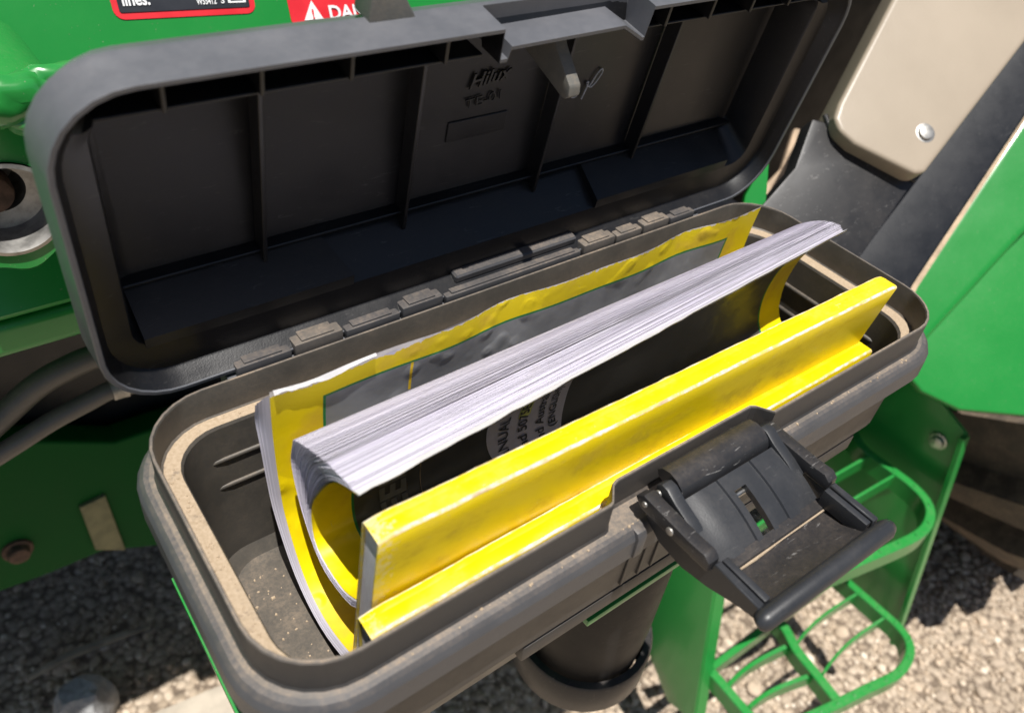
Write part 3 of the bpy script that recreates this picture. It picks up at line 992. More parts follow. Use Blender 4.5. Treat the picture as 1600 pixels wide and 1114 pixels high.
# rear wheel: tread carcass, bar lugs one by one
def make_wheel():
    cx, R, y0, y1 = 1.16, 0.50, -0.17, 0.26
    cz = GZ + R
    N = 72
    prof = [(0.28, y0 + 0.05), (0.33, y0 + 0.01), (R - 0.10, y0), (R - 0.055, y0 + 0.012), (R - 0.035, y0 + 0.05), (R - 0.03, (y0 + y1) / 2), (R - 0.035, y1 - 0.05), (R - 0.055, y1 - 0.012), (R - 0.10, y1), (0.33, y1 - 0.01), (0.28, y1 - 0.05)]
    loops = [[(cx + r * math.cos(a), y, cz + r * math.sin(a)) for a in [2 * math.pi * k / N for k in range(N)]] for r, y in prof]
    V, F, _ = loft(loops)
    wheel = mesh_obj('rear_wheel', V, F, M['tyre'], tractor, auto=45)
    nl = 22
    me = None
    for k in range(nl):
        for side in (0, 1):
            a0 = 2 * math.pi * (k + 0.5 * side) / nl
            yA, yB = (y0 - 0.004, (y0 + y1) / 2 + 0.03) if side == 0 else (y1 + 0.004, (y0 + y1) / 2 - 0.03)
            bm = bmesh.new()
            rows = []
            for i in range(7):
                t = i / 6
                y = yA + (yB - yA) * t
                a = a0 + 0.30 * t
                ro = R if 0.08 < t < 0.95 else R - 0.008
                ri = R - 0.05 - (0.04 if t < 0.01 else 0)
                hw = 0.020 + 0.012 * (1 - t)
                row = []
                for r, s in ((ri, -1.35), (ro, -0.9), (ro, 0.9), (ri, 1.35)):
                    aa = a + s * hw / R
                    row.append(bm.verts.new((cx + r * math.cos(aa), y, cz + r * math.sin(aa))))
                rows.append(row)
            for A, B in zip(rows, rows[1:]):
                for q in range(3):
                    bm.faces.new((A[q], A[q + 1], B[q + 1], B[q]))
            bm.faces.new(rows[0][::-1]); bm.faces.new(rows[-1])
            bm_obj('tread_lug', bm, M['tyre'], wheel, 30)
make_wheel()

# ---------------------------------------------------------------- tool box
toolbox = empty('tool_box', (0.0, 0.0, -0.112), 'open black plastic tool box with raised lid and dusty rim, holding yellow manuals', 'tool box')
XS = [-0.16, -0.13, -0.10, -0.075, -0.0585, -0.0565, -0.0535, -0.0500, -0.047, -0.0384, -0.0379, -0.0345, -0.0335, -0.02, 0.0, 0.02, 0.0275, 0.0325, 0.0375, 0.0400, 0.0405, 0.0418, 0.0424, 0.045, 0.075, 0.10, 0.13, 0.16]

def lip_jog(x):
    """the rim steps inwards behind the latch"""
    k = 0.0085
    if x < -0.0570 or x > 0.0446:
        return 0.0
    if x < -0.0490:
        return k * (x + 0.0570) / 0.008
    if x > 0.0390:
        return k * (0.0446 - x) / 0.0056
    return k

def make_box():
    hx, y0, y1 = 0.200, -0.072, 0.072
    def L_(off, z, r, jog=0.0, tap=0.0):
        pts = rloop(-hx - off, hx + off, y0 - off, y1 + off, r, XS, None, (lambda x: jog * lip_jog(x)) if jog else None)
        return [(x, y, z) for x, y in pts]
    def R_(xa, ya, yb, z, r, jog=0.0):
        pts = rloop(-xa, xa, ya, yb, r, XS, None, (lambda x: jog * lip_jog(x)) if jog else None)
        return [(x, y, z) for x, y in pts]
    loops = [
        R_(0.180, -0.0565, 0.057, -0.1125, 0.018),
        R_(0.184, -0.0605, 0.060, -0.1110, 0.020),
        R_(0.1965, -0.0695, 0.0695, -0.0800, 0.026),
        R_(0.1975, -0.0710, 0.0705, -0.0780, 0.026),
        R_(0.1990, -0.0718, 0.0715, -0.0345, 0.028),
        L_(0.0078, -0.0343, 0.036),
        L_(0.0084, -0.0335, 0.036),
        L_(0.0080, -0.0225, 0.036),
        L_(0.0066, -0.0195, 0.035),
        L_(0.0050, -0.0178, 0.034),
        L_(0.0030, -0.0175, 0.033, 0.0),
        L_(0.0010, -0.0172, 0.031, 0.95),
        L_(0.0002, -0.0162, 0.030, 1.0),
        L_(0.0, -0.0008, 0.030, 1.0),
        L_(-0.0003, 0.0, 0.030, 1.0),
        L_(-0.0013, 0.0, 0.029, 1.0),
        L_(-0.0016, -0.0008, 0.029, 1.0),
        L_(-0.0019, -0.0160, 0.028, 1.0),
        L_(-0.0026, -0.0167, 0.028, 1.0),
        R_(0.1905, -0.0640, 0.0640, -0.0170, 0.022, 0.4),
        R_(0.1898, -0.0632, 0.0633, -0.0185, 0.022, 0.25),
        R_(0.1870, -0.0600, 0.0605, -0.1020, 0.022),
        R_(0.1800, -0.0550, 0.0560, -0.1085, 0.018),
    ]
    V, F, rows = loft(loops)
    fm = []
    for r in rows:
        if r in (18,):
            fm.append(1)            # dust lying on the two ledges
        elif r in (10, 13, 14):
            fm.append(4)
        elif r in (5, 6, 7, 8, 9):
            fm.append(2)
        elif r >= 15 or r == -2:
            fm.append(3)
        else:
            fm.append(0)
    o = mesh_obj('body', V, F, None, toolbox, mats=[M['box'], M['dust'], M['flange'], M['box_in'], M['box_ledge']], fmat=fm, auto=22)
    return o
body = make_box()

def rounded_rib(x0, x1, yz, r, along='x'):
    if along == 'x':
        P = [(x0, yz[0], yz[1]), (x0 + 0.002, yz[0], yz[1]), (x1 - 0.002, yz[0], yz[1]), (x1, yz[0], yz[1])]
    else:
        P = [(yz[0], x0, yz[1]), (yz[0], x0 + 0.002, yz[1]), (yz[0], x1 - 0.002, yz[1]), (yz[0], x1, yz[1])]
    return tube_bm(P, [r * 0.35, r, r, r * 0.35], 8)
for z in (-0.0375, -0.0545):
    y = 0.0633 - (abs(z) - 0.0185) / 0.0835 * 0.0028
    bm_obj('wall_rib', rounded_rib(-0.1755, 0.1755, (y, z), 0.0013), M['box_in'], body, 60)
    x = 0.1898 - (abs(z) - 0.0185) / 0.0835 * 0.0028
    bm_obj('wall_rib', rounded_rib(-0.045, 0.045, (x, z), 0.0015, 'y'), M['box_in'], body, 60)
# vertical recess marks on the front wall
for x in (-0.0345, -0.0235, -0.0145):
    bm_obj('wall_rib', box_bm(x, x + 0.0016, -0.0722, -0.0690, -0.076, -0.040, 0.0006), M['box'], body)
bm_obj('foot_strip', box_bm(-0.09, 0.165, -0.0703, -0.060, -0.0950, -0.0830, 0.002), M['box'], body)

# grit and flakes lying on the ledges and on the floor of the box
def make_grit():
    bm = bmesh.new()
    def chip(c, r):
        k = random.randint(4, 6)
        a0 = random.random() * 6.28
        top = [bm.verts.new((c[0] + r * math.cos(a0 + 6.28 * i / k) * random.uniform(0.6, 1.2), c[1] + r * math.sin(a0 + 6.28 * i / k) * random.uniform(0.6, 1.2), c[2] + r * random.uniform(0.3, 0.7))) for i in range(k)]
        bot = [bm.verts.new((v.co.x * 1.0 + (v.co.x - c[0]) * 0.3, v.co.y + (v.co.y - c[1]) * 0.3, c[2] - 0.0001)) for v in top]
        bm.faces.new(top)
        for i in range(k):
            bm.faces.new((top[i], bot[i], bot[(i + 1) % k], top[(i + 1) % k]))
    for _ in range(260):
        u = random.random()
        if u < 0.35:
            c = (random.uniform(-0.197, -0.192), random.uniform(-0.055, 0.05), -0.0168)
        elif u < 0.55:
            c = (random.uniform(-0.17, 0.17), random.uniform(0.0650, 0.0690), -0.0168)
        elif u < 0.75:
            c = (random.uniform(-0.17, 0.17), random.uniform(-0.0755, -0.0732), -0.0174)
        else:
            c = (random.uniform(-0.178, -0.156), random.uniform(-0.052, 0.045), -0.1084)
        chip(c, random.uniform(0.0002, 0.0007) * (1.6 if random.random() < 0.1 else 1))
    g = bm_obj('grit', bm, M['dust'], body, 20)
    g['kind'] = 'stuff'
make_grit()

# hinge: moulded blocks along the back edge
hin = bm_obj('hinge', box_bm(-0.157, 0.150, 0.0735, 0.0870, -0.0140, -0.0030, 0.001), M['lid_skirt'], toolbox)
for x0, x1, h, m in ((-0.1530, -0.1270, 0.0030, 'flange'), (-0.1255, -0.1010, 0.0046, 'box_ledge'), (-0.0995, -0.0700, 0.0028, 'flange'), (-0.0685, -0.0450, 0.0044, 'flange'),
                     (-0.0430, 0.0480, 0.0022, 'flange'), (0.0500, 0.0740, 0.0046, 'box_ledge'), (0.0755, 0.0960, 0.0036, 'box_ledge'), (0.0975, 0.1190, 0.0044, 'box_ledge'), (0.1205, 0.1420, 0.0030, 'flange')):
    k = bm_obj('hinge_block', box_bm(x0, x1, 0.0730, 0.0832, -0.0029, h, 0.0010), M[m], hin)
    bm_obj('block_panel', box_bm(x0 + 0.004, x1 - 0.004, 0.0742, 0.0815, h - 0.0004, h + 0.0009, 0.0004), M[m], hin)

# ---- lid, in its own frame: u along, v from the hinge up, w into the lid
LH = Vector((0, 0.0756, -0.0009))
EV = Vector((0, -0.1675, 0.9859))
EW = Vector((0, 0.9859, 0.1675))
def LP(u, v, w):
    return tuple(LH + Vector((u, 0, 0)) + EV * v + EW * w)

def lid_notch(x):
    """recess for the latch in the free edge of the lid"""
    tab = [(-0.0384, 0.0), (-0.0379, -0.0128), (-0.0345, -0.0128), (-0.0335, -0.0078), (0.0275, -0.0068), (0.0405, -0.0140), (0.0418, -0.0140), (0.0424, 0.0)]
    if x <= tab[0][0] or x >= tab[-1][0]:
        return 0.0
    for (a, fa), (b, fb) in zip(tab, tab[1:]):
        if a <= x <= b:
            return fa + (fb - fa) * (x - a) / (b - a)
    return 0.0

def make_lid():
    T = 0.1465
    def K(xa, va, vb, r, w, nt=0.0, wt=None):
        pts = rloop(-xa, xa, va, vb, r, XS, (lambda x: nt * lid_notch(x)) if nt else None)
        ns = len([x for x in XS if -xa + r + 1e-5 < x < xa - r - 1e-5]) + 2
        nc = 7
        i0 = ns + (nc - 1) + 2                  # first point of the upper right corner
        out = []
        for i, (x, v) in enumerate(pts):
            t = 0.0
            if wt is not None:
                if i0 <= i < i0 + nc - 1:
                    t = ((i - i0 + 1) / nc - 0.45) / 0.4
                elif i0 + nc - 1 <= i < i0 + nc - 1 + ns:
                    t = 1.0
                elif i0 + nc - 1 + ns <= i < i0 + 2 * (nc - 1) + ns:
                    t = (1 - (i - (i0 + nc - 1 + ns) + 1) / nc - 0.45) / 0.4
                t = min(1, max(0, t))
            out.append(LP(x, v, w + ((wt - w) * t * t * (3 - 2 * t) if t else 0)))
        return out
    loops = [
        K(0.183, 0.0375, 0.1270, 0.006, 0.0360),
        K(0.1860, 0.0345, 0.1290, 0.008, 0.0345),
        K(0.1885, 0.0215, 0.1305, 0.010, 0.0125, wt=0.0335),
        K(0.1893, 0.0205, 0.1315, 0.011, 0.0112, wt=0.0330),
        K(0.1945, 0.0140, 0.1330, 0.018, 0.0100, wt=0.0320),
        K(0.1990, 0.0066, 0.1365, 0.025, 0.0092, wt=0.0300),
        K(0.2015, 0.0036, 0.1436, 0.028, 0.0030, 0.0, wt=0.0175),
        K(0.2021, 0.0028, 0.1440, 0.028, 0.0016, 0.95, wt=0.0130),
        K(0.2024, 0.0024, 0.1444, 0.028, 0.0006, 1.0),
        K(0.2028, 0.0020, 0.1448, 0.028, 0.0, 1.0),
        K(0.2043, 0.0003, 0.1463, 0.0295, 0.0, 1.0),
        K(0.2048, 0.0, T, 0.030, 0.0006, 1.0),
        K(0.2056, -0.0004, T + 0.0006, 0.030, 0.0160, 1.0),
        K(0.2058, -0.0004, T + 0.0008, 0.030, 0.0165, 0.0),
        K(0.2058, -0.0004, T + 0.0008, 0.030, 0.0190),
        K(0.2045, 0.0008, T - 0.0008, 0.030, 0.0205),
        K(0.2000, 0.004, T - 0.006, 0.028, 0.0330),
        K(0.1950, 0.008, T - 0.012, 0.026, 0.0390),
        K(0.1850, 0.016, T - 0.022, 0.022, 0.0405),
    ]
    V, F, rows = loft(loops)
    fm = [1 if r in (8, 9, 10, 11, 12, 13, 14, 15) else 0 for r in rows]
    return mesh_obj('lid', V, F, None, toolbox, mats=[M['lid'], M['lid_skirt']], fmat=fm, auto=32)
lid = make_lid()

def lbox(name, u0, u1, v0, v1, w0, w1, mat, bevel=0.0004, parent=lid):
    return bm_obj(name, box_bm(u0, u1, v0, v1, w0, w1, bevel, 1, LP), mat, parent)

# tall ribs of the lid panel, the cross ridge and its sloping gussets
for u in (-0.1260, -0.0545, 0.0270, 0.0990):
    poly = [(0.130, 0.0255), (0.060, 0.0258), (0.038, 0.0262), (0.030, 0.0262), (0.034, 0.0352), (0.130, 0.0352)]
    bm = prism_bm([LP(u - 0.0010, v, w) for v, w in poly], (0.0020, 0, 0), 0.0003, 1)
    bm_obj('rib', bm, M['lid'], lid)
lbox('ridge', -0.1855, 0.1850, 0.0375, 0.0390, 0.0295, 0.0360, M['lid'])
for u0, u1 in ((-0.1850, -0.0900), (0.0620, 0.1720)):
    sl = 0.008 if u0 < 0 else 0.0
    bm = bmesh.new()
    rings = [[bm.verts.new(LP(u + (k * sl if u == u1 else 0), v, w)) for v, w, k in ((0.0372, 0.0320, -1), (0.0262, 0.0105, 0), (0.0205, 0.0105, 0), (0.0330, 0.0350, -1))] for u in (u0, u1)]
    for k in range(4):
        bm.faces.new((rings[0][k], rings[0][(k + 1) % 4], rings[1][(k + 1) % 4], rings[1][k]))
    bm.faces.new(rings[0]); bm.faces.new(rings[1][::-1])
    bm_obj('gusset', bm, M['lid'], lid)
for u in (-0.166, -0.1335, -0.100, -0.060, 0.060, 0.0900, 0.120, 0.150):
    lbox('groove_web', u - 0.0008, u + 0.0008, 0.1318, 0.1437, 0.0050, 0.0180, M['lid'])
for u0, u1 in ((-0.1870, -0.0400), (0.0440, 0.1870)):
    lbox('inner_lip', u0, u1, 0.1304, 0.1316, 0.0085, 0.0345, M['lid'])
# inner lip bar that catches the light through the latch recess
lbox('stop_bar', -0.034, 0.048, 0.0040, 0.0090, 0.0040, 0.0120, M['flange'], 0.001)
# catch tab that the latch hooks on to
poly = [(0.1372, 0.0185), (0.1270, 0.0110), (0.1165, -0.0030), (0.1120, -0.0040), (0.1098, -0.0020), (0.1095, 0.0010), (0.1125, 0.0155), (0.1160, 0.0340), (0.1372, 0.0340)]
bm = prism_bm([LP(0.0010, v, w) for v, w in poly], (0.0066, 0, 0), 0.0009, 2)
bm_obj('catch', bm, M['catch'], lid)
# raised boss on the outer edge of the lid
bm = prism_bm([LP(-0.0890, 0.1466, 0.0150), LP(-0.0690, 0.1466, 0.0150), LP(-0.0800, 0.166, 0.0200), LP(-0.0850, 0.172, 0.0200)], tuple(EW * 0.012), 0.001, 2)
bm_obj('edge_boss', bm, M['catch'], lid)

# moulded maker's marks and a chalk scrawl
def lx(u, v, w=0.0350, rot=0.0):
    return lambda x, y, z: LP(u + x * math.cos(rot) - y * math.sin(rot), v + x * math.sin(rot) + y * math.cos(rot), w - z)
lettering('Hilux', 0.0105, M['emboss'], lid, lx(-0.0235, 0.0965, rot=0.10), shear=0.35, extrude=0.0005, offset=0.0001, width=0.0235)
lettering('TE-01', 0.0072, M['emboss'], lid, lx(-0.0235, 0.0862, rot=0.10), extrude=0.0004, offset=-0.0001, width=0.0200)
lbox('moulded_plate', -0.0310, 0.0035, 0.0690, 0.0800, 0.0351, 0.0362, M['lid'], 0.0003)
pts = [(0.0455, 0.0880), (0.0475, 0.0840), (0.0470, 0.0800), (0.0440, 0.0800), (0.0450, 0.0832), (0.0485, 0.0825)]
P, _ = spline([LP(u, v, 0.0349) for u, v in pts], 24)
bm = tube_bm(P, 0.00042, 5)
pts = [(0.0515, 0.0775), (0.0530, 0.0840), (0.0535, 0.0870), (0.0520, 0.0868), (0.0545, 0.0845), (0.0575, 0.0905), (0.0600, 0.0935), (0.0612, 0.0915), (0.0590, 0.0870), (0.0560, 0.0838), (0.0540, 0.0848)]
P, _ = spline([LP(u, v, 0.0349) for u, v in pts], 50)
tube_bm(P, 0.00042, 5, bm=bm)
bm_obj('chalk_scrawl', bm, M['chalk'], lid)

# ---- latch: lever frame lying open in front of the box, with its link
def make_latch():
    zt, zb = -0.0035, -0.0125
    # frame: two tapered side arms and a dished cross plate as one lever
    upper = [(-0.0695, -0.0065), (-0.0735, -0.0026), (-0.1000, -0.0034), (-0.1080, -0.0028), (-0.1112, -0.0050), (-0.1115, -0.0100), (-0.0740, -0.0108)]
    web = [(-0.0745, -0.0106), (-0.1112, -0.0098), (-0.1118, -0.0058), (-0.1345, -0.0060), (-0.1352, -0.0130), (-0.1270, -0.0150), (-0.1127, -0.0205), (-0.0994, -0.0236), (-0.0860, -0.0222), (-0.0765, -0.0165)]
    # cross plate, dished
    V, F = [], []
    for j, (y, z) in enumerate([(-0.1105, -0.0148), (-0.1150, -0.0150), (-0.1162, -0.0172), (-0.1250, -0.0158), (-0.1350, -0.0100), (-0.1352, -0.0140), (-0.1250, -0.0195), (-0.1150, -0.0205), (-0.1105, -0.0195)]):
        for i in range(9):
            V.append((-0.0344 + 0.0698 * i / 8, y, z))
    nr = 9
    for j in range(nr):
        k = (j + 1) % nr
        for i in range(8):
            F.append((j * 9 + i, j * 9 + i + 1, k * 9 + i + 1, k * 9 + i))
    latch = mesh_obj('latch', V, F, M['latch_dirty'], toolbox, auto=30)
    for xa, xb, xc, xd in ((-0.0415, -0.0348, -0.0388, -0.0352), (0.0358, 0.0425, 0.0362, 0.0398)):
        bm_obj('lever_arm', prism_bm([(xa, y, z) for y, z in upper], (xb - xa, 0, 0), 0.0012, 2), M['latch_dirty'], latch)
        bm_obj('arm_web', prism_bm([(xc, y, z) for y, z in web], (xd - xc, 0, 0), 0.0005, 1), M['latch'], latch)
    # dirt caught in the fold of the tray
    bm = tube_bm([(-0.0335, -0.1158, -0.0160), (-0.015, -0.1160, -0.0162), (0.004, -0.1158, -0.0161), (0.0345, -0.1158, -0.0160)], [0.0002, 0.0007, 0.0003, 0.0005], 6)
    bm_obj('dirt_line', bm, M['dust'], latch)
    # inner side rails
    for x0, x1 in ((-0.0343, -0.0308), (0.0318, 0.0353)):
        bm_obj('side_rail', box_bm(x0, x1, -0.1340, -0.1120, -0.0150, -0.0062, 0.0008), M['latch'], latch)
    # rolled end bar
    P = [(-0.0415, -0.1375, -0.0105), (-0.0405, -0.1378, -0.0100), (-0.0380, -0.1380, -0.0095), (0.0385, -0.1392, -0.0082), (0.0412, -0.1390, -0.0085), (0.0422, -0.1388, -0.0090)]
    bm_obj('end_bar', tube_bm(P, [0.0022, 0.0036, 0.0044, 0.0044, 0.0036, 0.0022], 14, flat=1.05), M['latch'], latch, 50)
    # link: ribbed plate with a slot, swung from the lever up to the rim
    A = Vector((0, -0.0835, -0.0045)); B = Vector((0, -0.1125, -0.0165))
    def lk(x, t, h):
        d = (B - A).normalized()
        nrm = Vector((0, -d.z, d.y)) * -1
        if nrm.z < 0:
            nrm = -nrm
        p = A + (B - A) * t + nrm * (h + 0.0016 * math.sin(math.pi * min(1, max(0, t))))
        return (x, p.y, p.z)
    xs = [-0.0345, -0.0262, -0.0240, -0.0170, -0.0165, -0.0090, -0.0085, -0.0050, -0.0015, 0.0022, 0.0050, 0.0055, 0.0125, 0.0130, 0.0200, 0.0205, 0.0330]
    ts = [0.0, 0.08, 0.16, 0.24, 0.45, 0.66, 0.8, 0.97, 1.0]
    hgt = [0, 0, 1, 1, 0, 0, 1, 1, 1, 1, 1, 0, 0, 1, 1, 0, 0]
    V, F = [], []
    nx, nt_ = len(xs), len(ts)
    for side in (0, 1):
        for t in ts:
            for x, h in zip(xs, hgt):
                V.append(lk(x + 0.0012, t, (0.0009 * h) if side == 0 else -0.0024))
    def hole(i, j):
        return 7 <= i <= 8 and 3 <= j <= 6
    for side in (0, 1):
        o = side * nx * nt_
        for j in range(nt_ - 1):
            for i in range(nx - 1):
                if not hole(i, j):
                    a = o + j * nx + i
                    F.append((a, a + 1, a + nx + 1, a + nx))
    o = nx * nt_
    ring = [(i, 0) for i in range(nx)] + [(nx - 1, j) for j in range(1, nt_)] + [(i, nt_ - 1) for i in range(nx - 2, -1, -1)] + [(0, j) for j in range(nt_ - 2, 0, -1)]
    hr = [(7, 3), (8, 3), (9, 3), (9, 4), (9, 5), (9, 6), (9, 7), (8, 7), (7, 7), (7, 6), (7, 5), (7, 4)]
    for rg in (ring, hr):
        for (i, j), (i2, j2) in zip(rg, rg[1:] + rg[:1]):
            a, b = j * nx + i, j2 * nx + i2
            F.append((a, b, b + o, a + o))
    mesh_obj('link_plate', V, F, M['latch'], latch, auto=25)
    # ears of the link that wrap the pivot
    for x0, x1 in ((-0.0335, -0.0275), (0.0300, 0.0360)):
        poly = [(-0.0725, -0.0020), (-0.0750, 0.0008), (-0.0785, 0.0006), (-0.0840, -0.0026), (-0.0930, -0.0062), (-0.1000, -0.0100), (-0.0980, -0.0128), (-0.0810, -0.0100), (-0.0735, -0.0085)]
        bm = prism_bm([(x0, y, z) for y, z in poly], (x1 - x0, 0, 0), 0.0010, 2)
        bm_obj('link_ear', bm, M['latch'], latch)
    # hook bar between the ears
    V, F = [], []
    prof = [(-0.0668, -0.0015), (-0.0690, 0.0010), (-0.0730, 0.0022), (-0.0775, 0.0014), (-0.0808, -0.0010), (-0.0824, -0.0042), (-0.0826, -0.0080), (-0.0785, -0.0085), (-0.0735, -0.0065), (-0.0680, -0.0040)]
    loops = [[(x, y, z) for y, z in prof] for x in (-0.0270, -0.0262, 0.0, 0.0282, 0.0292)]
    V, F, _ = loft(loops)
    mesh_obj('hook_bar', V, F, M['latch_dirty'], latch, auto=40)
    # pivot pins
    for c, r in (((-0.0414, -0.0755, -0.0062), 0.0014), ((-0.0414, -0.0905, -0.0072), 0.0019), ((-0.0340, -0.0755, -0.0040), 0.0016)):
        bm_obj('pin', cyl_bm(c, (-1, 0, 0), r, 0.0008, 14, 0.0003), M['steel_dull'], latch)
    bm_obj('slot_pin', tube_bm([(-0.004, -0.0915, -0.0098), (0.004, -0.0915, -0.0098)], 0.0014, 12), M['steel'], latch)
    # cheek plates moulded on the box that hold the lever
    for x0, x1 in ((-0.0465, -0.0412), (0.0418, 0.0470)):
        bm = prism_bm([(x0, -0.0735, -0.0174), (x0, -0.0800, -0.0180), (x0, -0.0815, -0.0210), (x0, -0.0815, -0.0335), (x0, -0.0735, -0.0335)], (x1 - x0, 0, 0), 0.0008, 2)
        bm_obj('cheek', bm, M['flange'], latch)
make_latch()

# ---------------------------------------------------------------- manuals
def sheet_obj(name, rows, mat, parent, uv=True, smooth=True, tone=None):
    pass

def grid(V, F, nu, nv, base):
    for j in range(nv - 1):
        for i in range(nu - 1):
            a = base + j * nu + i
            F.append((a, a + 1, a + nu + 1, a + nu))

def set_tone(o, tones):
    at = o.data.attributes.new('tone', 'FLOAT', 'POINT')
    at.data.foreach_set('value', np.asarray(tones, np.float32))

# -- back manual: grey cover with yellow border, standing along the back and sagging over the floor
def make_manual_back():
    t = empty('manual', (0, 0.02, -0.105), 'manual with grey cover and torn yellow border standing at the back of the box', 'manual', 'manuals in the tool box')
    prof, plen = spline([(0.0, 0.0285, 0.0260), (0, 0.0315, 0.009), (0.0, 0.0335, -0.0092), (0.0, 0.0335, -0.034), (0.0, 0.0305, -0.056), (0.0, 0.0165, -0.0825), (0.0, -0.004, -0.0915), (0.0, -0.0300, -0.0830), (0.0, -0.0425, -0.0720)], 33)
    # normals pointing to the page side (back / down)
    nor = []
    for k in range(len(prof)):
        d = (prof[min(k + 1, len(prof) - 1)] - prof[max(k - 1, 0)]).normalized()
        nor.append(Vector((0, -d.z, d.y)))
    x0, x1 = -0.1545, 0.1450
    NX = 44
    def pt(fx, k, off, ins=0.0):
        x = x0 + (x1 - x0) * fx
        s = k / (len(prof) - 1)
        p = prof[k] + nor[k] * off
        top = max(0, 1 - s * 5)
        wav = 0.0013 * math.sin(fx * 17 + 0.7) + 0.0010 * math.sin(fx * 31 + 2)
        y = p.y + wav * top + 0.003 * fx * top
        z = p.z + top * (0.0010 * mnoise.noise((fx * 9, 3.3, 0)) + (-0.0022 * math.exp(-((fx - 0.05) / 0.05) ** 2)) + 0.0012 * fx)
        return (x, y, z - ins * max(0.0, 1 - s * 5))
    V, F, UV = [], [], []
    for k in range(len(prof)):
        for i in range(NX):
            V.append(pt(i / (NX - 1), k, 0.0))
            UV.append((0.300 * i / (NX - 1), plen * k / (len(prof) - 1)))
    grid(V, F, NX, len(prof), 0)
    mesh_obj('front_cover', V, F, M['coverA'], t, smooth=True, uvs=UV)
    V, F, T = [], [], []
    NS = 34
    for q in range(NS):
        off = 0.0004 + 0.0070 * (q + 0.5 * random.random()) / NS
        dx = -0.0010 - 0.0024 * (q / NS) - 0.0008 * random.random()
        ins = 0.0022 + 0.0004 * random.random() + 0.0105 * (q / NS)
        nxt = off + 0.0062 / NS
        tone = random.random()
        b = len(V)
        for k in range(len(prof)):
            s = k / (len(prof) - 1)
            bul = 1.0 + 0.25 * math.exp(-((s - 0.12) / 0.08) ** 2) - 0.25 * s
            for i in range(-1, 6):
                x, y, z = pt(max(i, 0) / 5, k, (nxt if i < 0 else off) * bul, ins)
                V.append((x + (dx if i <= 0 else 0) * (1 - 0.6 * s), y, z)); T.append(tone)
        grid(V, F, 7, len(prof), b)
    pg = mesh_obj('page_block', V, F, M['page'], t, smooth=True)
    set_tone(pg, T)
    pg['kind'] = 'stuff'
    # torn, curled flap of the cover's laminated edge
    V, F = [], []
    n = 26
    for i in range(n):
        fx = 0.004 + 0.15 * i / (n - 1)
        a = pt(fx, 0, 0.0)
        j = mnoise.noise((fx * 70, 0.4, 0))
        wdt = max(0.0003, 0.0010 + 0.0014 * j) * (1 if fx < 0.12 else max(0.1, (0.154 - fx) / 0.034))
        V += [(a[0], a[1] + 0.0006, a[2] - 0.0003), (a[0], a[1] - 0.0006, a[2] + 0.0008 + 0.0004 * j), (a[0] + 0.0005 * j, a[1] - 0.0013, a[2] - wdt)]
    for i in range(n - 1):
        for q in range(2):
            F.append((i * 3 + q, i * 3 + q + 1, i * 3 + q + 4, i * 3 + q + 3))
    mesh_obj('torn_edge', V, F, M['white_card'], t, smooth=False)
make_manual_back()

